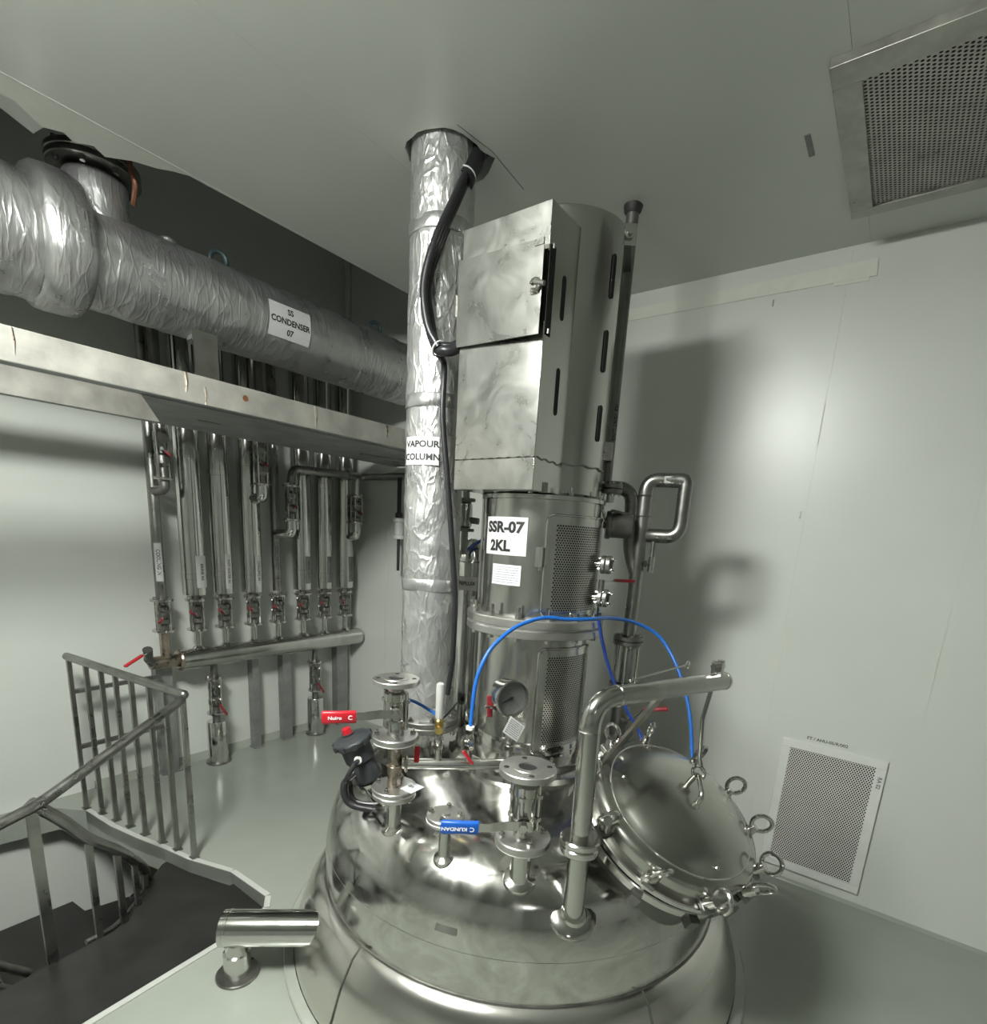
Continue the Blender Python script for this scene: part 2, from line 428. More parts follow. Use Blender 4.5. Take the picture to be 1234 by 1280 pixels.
# floor slab with the stair opening and the hole the vessel hangs in
fl = MB().box((X0, Y0, -.12), (X1, Y1, 0)).build('floor', 'floor')
WELL = [(-1.2, 1.66), (0.36, 1.675), (.77, 1.70), (.97, 1.745), (1.01, 1.80), (1.0, 2.05), (.925, 2.27), (.895, 2.42), (.85, 2.60),
        (.81, 2.80), (.785, 3.05), (.70, 3.18), (.5, 3.215), (-1.2, 3.24)]
carve(fl, MB().poly([(x, y, -.2) for x, y in WELL], (0, 0, .4)))
carve(fl, MB().cyl(AX + V((0, 0, -.2)), AX + V((0, 0, .2)), .838, 64))
struct(fl)
for i, (a, b) in enumerate(zip(WELL[1:10], WELL[2:11])):
    d = (V((*b, 0)) - V((*a, 0))).normalized(); nn = V((d.y, -d.x, 0))
    MB().poly([(*a, -.06), (*b, -.06), V((*b, -.06)) + nn * .022, V((*a, -.06)) + nn * .022], (0, 0, .064)).build('opening_edge', 'kerb', fl)
MB().ring(AX, (0, 0, 1), .832, .866, -.02, .012, 72, .004).build('sealing_ring', 'floor', fl)
struct(MB().box((X0, Y0, -1.70), (X1, Y1, -1.60)).build('floor_lower', 'floor'))
struct(MB().box((X0, Y1 - .012, 0), (.50, Y1, .05)).build('baseboard_left', 'kerb'))
struct(MB().poly([(X1, Y0, 0), (X1 - .012, Y0, 0), (X1 - .008, Y0, .006), (X1, Y0, .014)], (0, Y1 - Y0, 0)).build('baseboard_right', 'floor'))
struct(MB().poly([(.9, Y1, 0), (.9, Y1 - .035, 0), (.9, Y1 - .02, .014), (.9, Y1, .04)], (X1 - .9, 0, 0)).build('baseboard_rear', 'floor'))
struct(MB().cyl((X1 - .012, Y1 - .012, 0), (X1 - .012, Y1 - .012, 3.4), .022, 12).build('trim_1', 'wall'))
# pale sealing strip of the right wall, a stepped length near the ceiling
tr = struct(MB().poly([(X1 - .004, .262, 2.482), (X1 - .004, 1.66, 2.490), (X1 - .004, 1.66, 2.534), (X1 - .004, .268, 2.540)], (.004, 0, 0)).build('trim_2', 'strip'))
MB().poly([(X1 - .003, .285, 2.470), (X1 - .003, .40, 2.472), (X1 - .003, .40, 2.484), (X1 - .003, .285, 2.484)], (.003, 0, 0)).build('strip_patch', 'strip', tr)
for y, z, h in ((.607, 2.44, .025), (.371, 1.61, .03)):
    MB().box((X1 - .0015, y - .003, z), (X1, y + .003, z + h)).build('wall_mark', 'bare', wr)
for y, z, h in ((.356, 1.9, .16), (.352, .95, .2), (-.176, 1.03, .12)):
    MB().box((X1 - .002, y - .002, z), (X1, y + .002, z + h)).build('sealant_bead', 'strip', wr)
MB().box((1.90, .415, ZC - .002), (2.0, .430, ZC)).build('ceiling_mark', 'bare', ce)
for p, q in (((1.36, 1.235), (1.50, 1.215)), ((1.50, 1.215), (1.70, 1.235))):
    MB().bar((*p, ZC - .001), (*q, ZC - .001), .0022, .001).build('scribed_line', 'galv_dark', ce)

def ceiling_lamp(x, y, power, label):
    t = thing('ceiling_light', label, 'light', (x, y, ZC))
    MB().box((x - .28, y - .28, ZC - .022), (x + .28, y + .28, ZC)).build('base_plate', 'grille', t)
    lm = mat('opal_lamp', (.9, .9, .9), 0, .4, emit=((0.975, 1.0, 0.945), power))
    MB().box((x - .25, y - .25, ZC - .115), (x + .25, y + .25, ZC - .022)).build('opal_diffuser', lm, t)
ceiling_lamp(*LAMPS[0], 'square opal ceiling lamp above the left of the reactor')
ceiling_lamp(*LAMPS[1], 'added square opal fill lamp far behind the camera')

# ------------------------------------------------------------------ grilles
t = thing('wall_vent', 'white framed square return air grille low on right wall', 'vent', (X1, .09, .05))
f = flatmap((X1, .0875, .366), (0, -1, 0), (0, 0, 1))          # x to the right as one faces the wall
wv, hv, fw = .385, .610, .036
MB().add([], []).poly([f(-wv / 2 + .02, -hv / 2 + .02, .0005), f(wv / 2 - .02, -hv / 2 + .02, .0005), f(wv / 2 - .02, hv / 2 - .02, .0005), f(-wv / 2 + .02, hv / 2 - .02, .0005)], (-.002, 0, 0)).build('duct_shade_sheet', 'black', t)  # black sheet painted in for the shade inside the duct
for a, b, c, d in ((-wv / 2, -hv / 2, wv / 2, -hv / 2 + fw), (-wv / 2, hv / 2 - fw, wv / 2, hv / 2), (-wv / 2, -hv / 2 + fw, -wv / 2 + fw, hv / 2 - fw), (wv / 2 - fw, -hv / 2 + fw, wv / 2, hv / 2 - fw)):
    MB().poly([f(a, b, 0), f(c, b, 0), f(c, d, 0), f(a, d, 0)], (-.013, 0, 0)).build('frame_bar', 'grille', t, bevel=.002)
perforated('perforated_sheet', lambda x, y, d: f(x, y, .009), wv - 2 * fw + .006, hv - 2 * fw + .006, .0096, .40, 'grille', t)
lb = plate('tag_strip', flatmap((X1, .10, .690), (0, -1, .0), (0, 0, 1)), .15, .022, 'wall', t, th=.0012)
lettering('FT / AHU-05/R/002', flatmap((X1, .115, .692), (0, -1, 0), (0, 0, 1)), .019, 'ink', lb, d=.0018, bold=.01)
lettering('RA 02', turned(flatmap((X1 - .0132, -.088, .575), (0, -1, 0), (0, 0, 1))), .02, 'grey_ink', t, d=.0006)

t = thing('ceiling_vent', 'large steel framed perforated ceiling grille at upper right', 'vent', (2.0, -.02, ZC))
gx0, gx1, gy0, gy1 = 1.662, 2.372, -.37, .345
z = ZC - .022
for lo, hi in (((gx0, gy0), (gx0 + .075, gy1)), ((gx1 - .05, gy0), (gx1, gy1)), ((gx0 + .075, gy1 - .062), (gx1 - .05, gy1)), ((gx0 + .075, gy0), (gx1 - .05, gy0 + .06))):
    MB().box((*lo, z), (*hi, ZC)).build('frame_bar', 'grille_steel', t, bevel=.0015)
cxm, cym = (gx0 + .075 + gx1 - .05) / 2, (gy0 + .06 + gy1 - .062) / 2
fv = flatmap((cxm, cym, z + .006), (1, 0, 0), (0, -1, 0))
perforated('perforated_sheet', fv, gx1 - gx0 - .125 + .004, gy1 - gy0 - .122 + .004, .0125, .33, 'grille_steel', t)
MB().box((gx0 + .076, gy0 + .061, ZC - .004), (gx1 - .051, gy1 - .063, ZC - .001)).build('duct_shade_sheet', 'dim', t)  # dark sheet, its colour stands for the shade up in the duct

# ================================================================== REACTOR VESSEL
ves = thing('reactor_vessel', 'big polished steel domed reactor vessel standing through the floor', 'reactor', (AX.x, AX.y, 0))
prof = [(0, .70), (.1, .698), (.2, .69), (.3, .680), (.4, .665), (.48, .648), (.546, .630), (.60, .605), (.645, .572), (.678, .530), (.70, .475), (.713, .41), (.718, .36), (.718, .20), (.718, .02)]
def smooth_prof(p, n=4):
    q = spline([(a, b, 0) for a, b in p], n); return [(v_.x, v_.y) for v_ in q]
pr = smooth_prof(prof[:13], 4) + [(.718, .30), (.718, .20), (.718, .04)]
MB().lathe(pr[::-1], AX, (0, 0, 1), 128).build('shell', 'dome', ves, smooth=60)
def dome_h(r):
    for (a, b), (c, d) in zip(prof, prof[1:]):
        if a <= r <= c: return b + (d - b) * (r - a) / (c - a)
    return .2
sk = MB().lathe([(.830, -.5), (.830, .03), (.826, .06), (.79, .165), (.752, .235), (.7185, .262)], AX, (0, 0, 1), 96).build('skirt', 'skirt', ves, smooth=50)
MB().torus(AX + V((0, 0, .262)), (0, 0, 1), .719, .0035, 96, 6).build('weld_bead', 'bare', sk)
for a in (3.05, 4.25, 5.65, .6, 1.9):
    d = V((math.cos(a), math.sin(a), 0))
    MB().tube([AX + d * (r + .001) + V((0, 0, h)) for r, h in ((.72, .262), (.753, .235), (.791, .165), (.827, .06), (.831, .02))], .0025, 6).build('seam', 'bare', sk)
MB().torus(AX + V((0, 0, .395)), (0, 0, 1), .7135, .0022, 96, 6).build('weld_bead', 'satin', ves)
for a in (5.05,):
    d = V((math.cos(a), math.sin(a), 0))
    MB().tube([AX + d * .7185 + V((0, 0, h)) for h in (.262, .33, .395)], .0016, 6).build('seam', 'bare', ves)
npm = vcylmap(AX, .712, math.atan2(.788 - AX.y, .94 - AX.x), .432)
def npf(x, y, d=0.0):
    p = npm(x, y, d); dd = (p - AX); r = .7015 - y * .55 + d
    a = math.atan2(dd.y, dd.x); return V((AX.x + r * math.cos(a), AX.y + r * math.sin(a), .452 + y + d * .4))
plate('name_plate', npf, .062, .03, 'satin', ves, th=.004)

def nozzle(p, r, h, pad):
    p = V(p)
    o = MB().cyl(p - V((0, 0, .06)), p + V((0, 0, h)), r, 24).build('nozzle_neck', 'satin', ves)
    dd = (p - AX); dd.z = 0; tilt = V((0, 0, 1)) + dd.normalized() * (.25 if dd.length < .62 else .55)
    MB().lathe([(r * .6, -.02), (pad * .95, -.016), (pad, -.004), (pad * .93, .005), (r * 1.1, .010), (r * .6, .014)], p, tilt, 28, closed=True).build('weld_pad', 'steel', o)
    return o
PA = V((1.019, 1.079, .600)); PB = V((1.009, .866, .590)); PC = V((1.083, .662, .582)); PD = V((1.135, .523, .509))
def flange(par, p, R, th, r, nb, nm='flange', ma='machined', rot=.4, bolts=True, nut_below=False):
    p = V(p); o = MB().ring(p, (0, 0, 1), r, R, 0, th, 40, .002).build(nm, ma, par)
    if bolts:
        for k in range(nb):
            a = rot + 2 * PI * k / nb; q = p + V((math.cos(a), math.sin(a), 0)) * (R * .78)
            MB().bolt(q + V((0, 0, th)), (0, 0, 1), R * .12, R * .13, R * .1).bolt(q, (0, 0, -1), R * .12, R * .1, R * .15).build('bolt', 'steel', o)
    return o
nzA = nozzle(PA, .0225, .100, .040)
flange(ves, PA + V((0, 0, .100)), .064, .014, .018, 4, 'nozzle_flange')
nozzle(PB, .0165, .118, .030)
flange(ves, PB + V((0, 0, .112)), .052, .010, .012, 4, 'nozzle_flange', bolts=False)
nozzle(PC, .027, .112, .045)
flange(ves, PC + V((0, 0, .108)), .072, .014, .022, 4, 'nozzle_flange', bolts=False)
# weld pad of the davit post
dd = (PD - AX); dd.z = 0; dn = dd.normalized()
MB().lathe([(.012, -.04), (.058, -.02), (.064, -.006), (.062, .006), (.050, .014), (.036, .016), (.030, .024), (.012, .024)], PD, V((0, 0, 1)) + dn * .62, 40, closed=True).build('weld_pad', 'steel', ves)
for k, (a, b) in enumerate((((.052, -.02), (.10, -.085)), ((.058, .01), (.125, .02)))):
    pass

# manhole: neck and fixed flange belong to the vessel
MN = V((-.125, -.49, .863)).normalized(); MC = V((1.464, .404, .706))
MU = V((0, 0, 1)).cross(MN).normalized(); MV_ = MN.cross(MU)
MB().lathe([(.225, -.26), (.225, -.06), (.21, -.06), (.21, -.26)], MC, MN, 48, closed=True).build('manhole_neck', 'bare', ves)
MB().ring(MC, MN, .205, .268, -.062, -.034, 56, .003).build('manhole_flange', 'steel', ves)
BA = [math.radians(a) for a in (97, 63, 25, -4, -32, -61, -84, -118, 207, 171, 134)]
for a in BA:
    d = MU * math.cos(a) + MV_ * math.sin(a); tdir = MN.cross(d)
    MB().obox(MC + d * .262 + MN * -.066, d * .022, tdir * .014, MN * .016).build('hinge_lug', 'bare', ves)

lid = thing('manhole_cover', 'tilted dished steel manhole cover ringed by clamping eye nuts', 'manhole cover', MC)
MB().ring(MC, MN, .20, .262, -.033, -.024, 56, .001).build('gasket', 'gasket', lid)
MB().ring(MC, MN, .20, .272, -.024, -.004, 64, .003).build('lid_flange', 'steel', lid)
MB().lathe([(.252, -.004), (.252, .030), (.248, .040), (.236, .046), (.222, .050), (.205, .066), (.175, .086), (.13, .105), (.08, .117), (.04, .121), (0, .122)], MC, MN, 72).build('dished_lid', 'lid', lid, smooth=50)
MB().torus(MC + MN * .052, MN, .219, .003, 64, 6).build('weld_bead', 'satin', lid)
rnd = random.Random(5)
for a in BA:
    d = MU * math.cos(a) + MV_ * math.sin(a); tdir = MN.cross(d); b0 = MC + d * .258
    so = MB().cyl(b0 + MN * -.075, b0 + MN * .030, .009, 12).build('swing_bolt', 'steel', lid)
    MB().obox(b0 + MN * .004 + d * .004, d * .020, tdir * .017, MN * .007).build('clamp_shoe', 'bare', so, bevel=.002)
    ax = (MN + d * .35).normalized()
    MB().cyl(b0 + ax * .012, b0 + ax * .046, .0165, 16, .012).build('eye_nut', 'steel', so)
    spin = rnd.uniform(-.9, .9); rn = (tdir * math.cos(spin) + d * math.sin(spin))
    rn = (rn - ax * rn.dot(ax)).normalized()
    MB().torus(b0 + ax * .066, rn, .0275, .0062, 28, 10).build('eye_ring', 'steel', so)
# lifting loop on the lid
AP = MC + MN * .118
hk = MB().tube(fillet([AP + MU * -.035 + MV_ * -.035 - MN * .004, AP + MU * -.030 + MV_ * -.03 + MN * .035, AP + MU * .018 + MV_ * .030 + MN * .045, AP + MU * .018 + MV_ * .030 - MN * .006], .018), .0075, 12).build('lifting_loop', 'steel', lid)
MB().cyl(AP + MU * -.035 + MV_ * -.035 - MN * .006, AP + MU * -.034 + MV_ * -.034 + MN * .012, .014, 16, .008).build('weld_foot', 'steel', hk)
for a, r in ((.35, .16), (2.4, .19), (4.3, .2)):
    d = MU * math.cos(a) + MV_ * math.sin(a)
    MB().ball(MC + d * r + MN * (.094 if r < .17 else .074), .007, 10).build('rivet', 'satin', lid)

# ------------------------------------------------------------------ davit
dav = thing('manhole_davit', 'shiny round davit post with horizontal arm over the manhole', 'davit', PD)
MB().cyl(PD - V((0, 0, .03)), PD + V((0, 0, .197)), .0275, 28).build('lower_post', 'satin', dav)
for z0, z1, R in ((.190, .212, .050), (.213, .232, .052)):
    MB().ring(PD, (0, 0, 1), .02, R, z0, z1, 40, .004).build('collar', 'steel', dav)
PT = V((1.128, .527, 1.104)); PE = V((1.585, .344, 1.104))
ar = MB().tube(fillet([PD + V((0, 0, .232)), PT, PE], .075, 10), .0258, 24).build('arm', 'satin', dav)
MB().cyl(PE - (PE - PT).normalized() * .004, PE + (PE - PT).normalized() * .004, .0266, 24).build('end_cap', 'steel', ar)
dv = (PE - PT).normalized()
for q, n in ((PT - V((0, 0, .078)), V((0, 0, 1))), (PT + dv * .08, dv)):
    MB().torus(q, n, .0262, .0022, 28, 6).build('weld_bead', 'steel', ar)
B0 = PT + dv * .235
MB().bar(B0 + V((0, 0, -.02)), V((1.372, .610, .800)), .022, .010, dv.cross(V((0, 0, 1)))).build('brace', 'steel', dav)
HP = PT + dv * .455
bk = MB().obox(HP + V((0, 0, .035)), dv * .004, dv.cross(V((0, 0, 1))) * .016, V((0, 0, .024))).build('bracket', 'steel', dav)
MB().bolt(HP + V((0, 0, .045)) - dv * .018, dv, .010, .04).build('bolt', 'steel', bk)
MB().cyl(HP + V((0, 0, .02)) + dv * .014, HP + V((0, 0, .062)) + dv * .014, .010, 14).build('nut', 'steel', bk)
rd = MB().tube([HP + V((0, 0, .03)), V((1.515, .368, 1.0)), V((1.475, .350, .90)), AP + MU * .020 + MV_ * .036 + MN * .062], .006, 10).build('hanger_rod', 'pipe', dav)
MB().torus(AP + MU * .018 + MV_ * .030 + MN * .045, MU, .018, .005, 24, 8).build('shackle_ring', 'steel', rd)
tr_ = MB().tube([PT + dv * .16 + V((0, .02, .03)), PT + dv * .37 + V((0, .03, .05))], .0028, 8).build('keeper_rod', 'steel', dav)
MB().ball(PT + dv * .15 + V((0, .02, .028)), .006, 8).build('rod_end', 'steel', tr_)
MB().ball(PT + dv * .375 + V((0, .03, .05)), .011, 10, (1, .5, 1.3)).build('rod_tab', 'steel', tr_)
# ================================================================== DRIVE COLUMN
def cpt(th, r, h): return V((AX.x + r * math.cos(math.radians(th)), AX.y + r * math.sin(math.radians(th)), h))
lan = thing('agitator_column', 'two storey round steel agitator column on top of dome', 'agitator', (AX.x, AX.y, .69))
MB().lathe([(.195, 1.214), (.195, 1.583), (.208, 1.585), (.208, 1.597), (.2, 1.599), (.1, 1.599)], AX, (0, 0, 1), 72).build('upper_lantern', 'satin', lan)
MB().lathe([(.189, .70), (.189, 1.157)], AX, (0, 0, 1), 72).build('lower_lantern', 'satin', lan)
MB().lathe([(.19, .79), (.196, .775), (.198, .735), (.26, .733), (.262, .73), (.262, .71), (.285, .70), (.29, .672)], AX, (0, 0, 1), 72).build('base_ring', 'steel', lan, smooth=25)
f1 = MB().ring(AX, (0, 0, 1), .10, .240, 1.154, 1.181, 72, .003).build('lower_flange', 'machined', lan)
MB().ring(AX, (0, 0, 1), .10, .232, 1.181, 1.186, 72, .001).build('gasket', 'white_gasket', lan)
f2 = MB().ring(AX, (0, 0, 1), .10, .240, 1.186, 1.214, 72, .003).build('upper_flange', 'machined', lan)
for k in range(14):
    th = 147 + k * 360 / 14
    MB().cyl(cpt(th, .221, 1.214), cpt(th, .221, 1.226), .0115, 6).cyl(cpt(th, .221, 1.226), cpt(th, .221, 1.252), .0065, 10).cyl(cpt(th, .221, 1.142), cpt(th, .221, 1.154), .0115, 6).build('flange_bolt', 'steel', f2)
for k in range(10):
    th = 20 + k * 36
    MB().cyl(cpt(th, .203, 1.599), cpt(th, .203, 1.608), .008, 6).cyl(cpt(th, .203, 1.608), cpt(th, .203, 1.622), .004, 8).build('rim_bolt', 'steel', lan)
for k in range(8):
    th = 10 + k * 45
    MB().cyl(cpt(th, .242, .733), cpt(th, .242, .747), .010, 6).cyl(cpt(th, .242, .747), cpt(th, .242, .76), .006, 8).build('base_bolt', 'steel', lan)

def window(th0, th1, h0, h1, m0, m1, n0, n1, r, label):
    """mesh guard: a curved rounded frame with a perforated sheet in it"""
    fr = MB(); n = 20; pts = []
    # rounded rectangle outline in (theta, h); inner outline is the mesh opening
    def rr(a0, a1, b0, b1, ra, rb):
        out = []
        for cx_, cy_, s in ((a1 - ra, b1 - rb, 0), (a0 + ra, b1 - rb, 1), (a0 + ra, b0 + rb, 2), (a1 - ra, b0 + rb, 3)):
            for k in range(9):
                a = PI / 2 * (s + k / 8); out.append((cx_ + ra * math.cos(a), cy_ + rb * math.sin(a)))
        return out
    o = rr(th0, th1, h0, h1, 6, .022); i_ = rr(m0, m1, n0, n1, 1.0, .004)
    def dens(l):
        res = []
        for a, b in zip(l, l[1:] + l[:1]):
            for k in range(3): res.append((a[0] + (b[0] - a[0]) * k / 3, a[1] + (b[1] - a[1]) * k / 3))
        return res
    o, i_ = dens(o), dens(i_); N = len(o)
    vs = [cpt(t_, r + .001, h) for t_, h in o] + [cpt(t_, r + .0075, h) for t_, h in o] + [cpt(t_, r + .0075, h) for t_, h in i_] + [cpt(t_, r + .001, h) for t_, h in i_]
    fs = []
    for a in range(3):
        for k in range(N): fs.append((a * N + k, a * N + (k + 1) % N, (a + 1) * N + (k + 1) % N, (a + 1) * N + k))
    fr.add(vs, fs); fo = fr.build('guard_frame', 'satin', lan)
    MB().tube([cpt(t_, r + .006, h) for t_, h in o + o[:1]], .0042, 8, caps=False).build('frame_bead', 'steel', fo)
    dk = MB(); nn = 12
    vs = [cpt(m0 + (m1 - m0) * k / nn, r + .0012, h) for h in (n0, n1) for k in range(nn + 1)]
    dk.add(vs, [(k, k + 1, nn + 2 + k, nn + 1 + k) for k in range(nn)]).build('dark_opening', 'black', fo)
    w_ = math.radians(m1 - m0) * r
    mf = vcylmap(AX, r, math.radians((m0 + m1) / 2), (n0 + n1) / 2)
    perforated('mesh_guard', lambda x, y, d: mf(x, y, .006), w_, n1 - n0, .0083, .39, 'mesh', fo)
    for t_, h in ((th0 + 3, h0 + .012), (th0 + 3, h1 - .012), (th0 + 2.6, (h0 + h1) / 2)):
        d = cpt(t_, 1, h) - cpt(t_, 0, h)
        MB().bolt(cpt(t_, r + .0075, h), d, .0045, .004).build('screw', 'steel', fo)
window(217, 296, 1.226, 1.540, 225, 288, 1.243, 1.512, .195, '')
window(219, 292, .752, 1.118, 227, 284, .772, 1.092, .189, '')
MB().tube([cpt(213, .201, 1.44), cpt(213, .201, 1.37)], .006, 10).build('door_hinge', 'steel', lan)
MB().obox(cpt(212, .2, 1.41), (cpt(212, .004, 0) - cpt(0, 0, 0) if False else V((.004, 0, 0))), (0, .012, 0), (0, 0, .03)).build('door_hinge', 'satin', lan)
MB().tube([cpt(136, .203, 1.235), cpt(136, .203, 1.585)], .005, 10).build('hinge_rod', 'steel', lan)
MB().cyl(cpt(136, .203, 1.38), cpt(136, .203, 1.42), .009, 12).build('hinge_knuckle', 'steel', lan)
MB().tube([cpt(143, .198, 1.235), cpt(143, .198, 1.585)], .003, 8).build('hinge_rod', 'bare', lan)
# signs on the column
s1 = vcylmap(AX, .196, math.radians(173.8), 1.468)
pl = plate('sign_plate', s1, .176, .118, 'white', lan, nx=14)
lettering('SSR-07', s1, .046, 'ink', pl, y0=.026, sx=1.16, bold=.034)
lettering('2KL', s1, .046, 'ink', pl, y0=-.032, x0=-.012, sx=1.16, bold=.034)
s2 = vcylmap(AX, .196, math.radians(179.5), 1.347)
pl = plate('status_card', s2, .112, .064, 'paper', lan, nx=10)
ruled_lines(s2, .096, 7, .0078, .0016, 'grey_ink', pl, seed=3)

# ------------------------------------------------------------------ canopy over the motor
can = thing('motor_canopy', 'boxy sheet steel motor canopy with latched door below the ceiling', 'canopy', (AX.x, AX.y, 1.60))
cb, ct = 1.601, 2.309; xa, xb, ya, yb = 1.335, 1.530, .874, 1.168
hood = MB().lathe([(.184, 1.607), (.184, 2.385), (.179, 2.39), (0, 2.39)], AX, (0, 0, 1), 64)
for p_ in hood.v:
    if p_.z > 2: p_.z += .13 * ((p_ - AX).dot(V((.848, .530, 0))))
hood.build('round_hood', 'canopy_side', can)
bx = MB()
bx.add([(xa, ya, cb), (xa, yb, cb), (xb, yb, cb), (xb, ya, cb), (xa, ya, ct), (xa, yb, ct), (xb, yb, ct), (xb, ya, ct)],
       [(3, 2, 1, 0), (4, 5, 6, 7), (0, 4, 7, 3), (1, 2, 6, 5), (3, 7, 6, 2)])
bx.build('side_sheet', 'canopy_side', can)
ff = flatmap((xa, (ya + yb) / 2, 0), (0, -1, 0), (0, 0, 1))
def sheet(nm, y0, y1, z0, z1, d0, d1, par, ma='canopy', skew=0.0):
    return MB().add([], []).poly([ff(y0, z0, d0), ff(y1, z0 + skew, d0), ff(y1, z1 + skew, d0), ff(y0, z1, d0)], (-(d1 - d0), 0, 0)).build(nm, ma, par, bevel=.0008)
hw = (yb - ya) / 2
sheet('front_sheet', -hw, hw, 2.195, ct, 0, .0025, can)
sheet('front_sheet', -hw, hw, 1.690, 2.03, 0, .0025, can)
sheet('front_sheet', -hw, hw, cb, 1.687, 0, .0025, can)
MB().tube([ff(-hw + .29 * k / 24, 1.689 + .0016 * math.sin(k * 2.3) + .0008 * k / 24, .003) for k in range(25)], .0016, 6).build('weld_bead', 'steel', can)
MB().tube([V((xa + .19 * k / 16, ya - .001, 1.689 + .003 * math.sin(k * 1.7) - .006 * k / 16)) for k in range(17)], .0022, 6).build('weld_bead', 'bare', can)
MB().tube([cpt(222 + 70 * k / 16, .187, 1.69 + .003 * math.sin(k * 1.3)) for k in range(17)], .0026, 6).build('weld_bead', 'bare', can)
sheet('dark_gap', -hw + .002, hw - .002, 2.02, 2.20, .0005, .0030, can, 'black')
dr = MB().poly([ff(-hw - .006, 2.003, .010), ff(hw + .000, 1.992, .024), ff(hw + .000, 2.214, .024), ff(-hw - .006, 2.230, .010)], (-.003, 0, 0)).build('door', 'canopy', can, bevel=.0008)
MB().box((xa + .004, ya - .0012, 2.0), (xa + .030, ya + .001, 2.212)).build('door_gap', 'black', can)
MB().poly([ff(hw - .03, 2.200, .024), ff(hw, 2.199, .026), ff(hw, 2.214, .026), ff(hw - .03, 2.214, .024)], (-.004, 0, 0)).build('door_fold', 'canopy', dr)
lt = MB().torus((xa - .034, ya + .016, 2.107), (1, 0, 0), .013, .005, 20, 8, PI * .1, PI * 1.75).build('latch_hook', 'steel', can)
MB().cyl((xa - .036, ya + .016, 2.112), (xa - .036, ya - .014, 2.104), .006, 10).build('latch_pin', 'bare', lt)
MB().obox((xa - .029, ya + .02, 2.107), (.002, 0, 0), (0, .012, 0), (0, 0, .018)).build('latch_plate', 'steel', lt)
MB().obox((xa - .008, yb + .008, 2.113), (.012, 0, 0), (0, .002, 0), (0, 0, .028)).build('door_hinge', 'steel', can)
for z_ in (2.216, 2.016):
    MB().cyl((xa + .016, ya - .002, z_ - .012), (xa + .016, ya - .002, z_), .004, 8).build('gap_pin', 'steel', can)
def slot_pts(f, h, wd):
    return [f(wd / 2 * math.cos(a), h / 2 - wd / 2 + wd / 2 * math.sin(a), 0) for a in [PI * k / 6 for k in range(7)]] + \
           [f(wd / 2 * math.cos(a), -h / 2 + wd / 2 + wd / 2 * math.sin(a), 0) for a in [PI + PI * k / 6 for k in range(7)]]
for x_, z_, h in ((1.419, 2.112, .110), (1.424, 1.876, .125)):
    MB().poly(slot_pts(flatmap((x_, ya + .001, z_), (1, 0, 0), (0, 0, 1)), h, .019), (0, -.0022, 0)).build('vent_slot', 'black', can)
for th, z_, h in ((266.5, 2.222, .115), (265.0, 2.022, .115), (267.0, 1.822, .105)):
    o = cpt(th, .1855, z_); d = (cpt(th, 1, 0) - cpt(th, 0, 0)).normalized()
    MB().poly(slot_pts(flatmap(o, V((-d.y, d.x, 0)), (0, 0, 1)), h, .019), d * .002).build('vent_slot', 'black', can)
RH = V((.60, -.80, 0)); TO = V((-.80, -.60, 0))
for P_ in (V((1.738, .858, 2.395)), V((1.745, .868, 1.765))):
    bo = MB().obox(P_, RH * .030, TO * .003, V((0, 0, .030))).build('clamp_bracket', 'steel', can, bevel=.003)
    MB().obox(P_ - RH * .038 - TO * .01, RH * .003, TO * .014, V((0, 0, .034))).build('clamp_pad', 'steel', bo)
    MB().bar(P_ - TO * .004, V((1.968, .958, P_.z)), .03, .006).build('clamp_arm', 'bare', bo)
    MB().cyl(P_ + TO * .002 + RH * .006, P_ + TO * .012 + RH * .006, .017, 6).cyl(P_ + TO * .012 + RH * .006, P_ + TO * .022 + RH * .006, .009, 10).build('clamp_bolt', 'steel', bo)
MB().obox((1.40, ya + .006, cb + .012), (.01, 0, 0), (0, .01, 0), (0, 0, .014)).build('foot_nut', 'bare', can)

# vent pipe running up through the ceiling beside the canopy
vp = thing('ceiling_vent_pipe', 'thin dull vertical pipe clamped beside canopy and entering the ceiling', 'pipe', (1.968, .958, 1.66))
MB().cyl((1.968, .958, 1.66), (1.968, .958, 2.64), .0215, 18).build('pipe', 'bare', vp)
MB().lathe([(.0215, 2.572), (.028, 2.580), (.032, 2.5985)], (1.968, .958, 0), (0, 0, 1), 16, jit=.003, js=40).build('ceiling_collar', 'gasket', vp)
vl = vcylmap((1.968, .958), .0218, math.radians(206 + 35), 1.90)
pl = plate('pipe_label', vl, .022, .22, 'dim_label', vp, nx=4, ny=2)
lettering('N2 VENT LINE', turned(vl), .020, 'ink', pl, bold=.02)
MB().tube(fillet([(1.968, .958, 1.67), (1.90, .935, 1.655), (1.80, .862, 1.655)], .03), .02, 14).build('bend', 'bare', vp)

# ------------------------------------------------------------------ vapour column
cc = V((1.44, 1.356, 0))
vc = thing('vapour_column', 'tall foil wrapped vapour column rising from dome to ceiling', 'pipe', (1.44, 1.356, .70))
MB().lathe([(.100, .78 + k * .0155) for k in range(120)], cc, (0, 0, 1), 72, jit=.004, js=22).build('lagging', 'foil', vc, smooth=60)
for h in (1.262, 1.86, 2.36):
    MB().lathe([(.1005, h), (.1035, h + .004), (.1035, h + .040), (.1005, h + .044)], cc, (0, 0, 1), 64, jit=.006, js=14).build('foil_band', 'foil_wrap', vc, smooth=60)
MB().cyl(cc + V((0, 0, .60)), cc + V((0, 0, .79)), .055, 24).build('nozzle', 'satin', vc)
fo = MB().ring(cc, (0, 0, 1), .05, .125, .742, .764, 40, .003).build('flange', 'bare', vc)
MB().ring(cc, (0, 0, 1), .05, .125, .766, .786, 40, .003).build('flange', 'bare', vc)
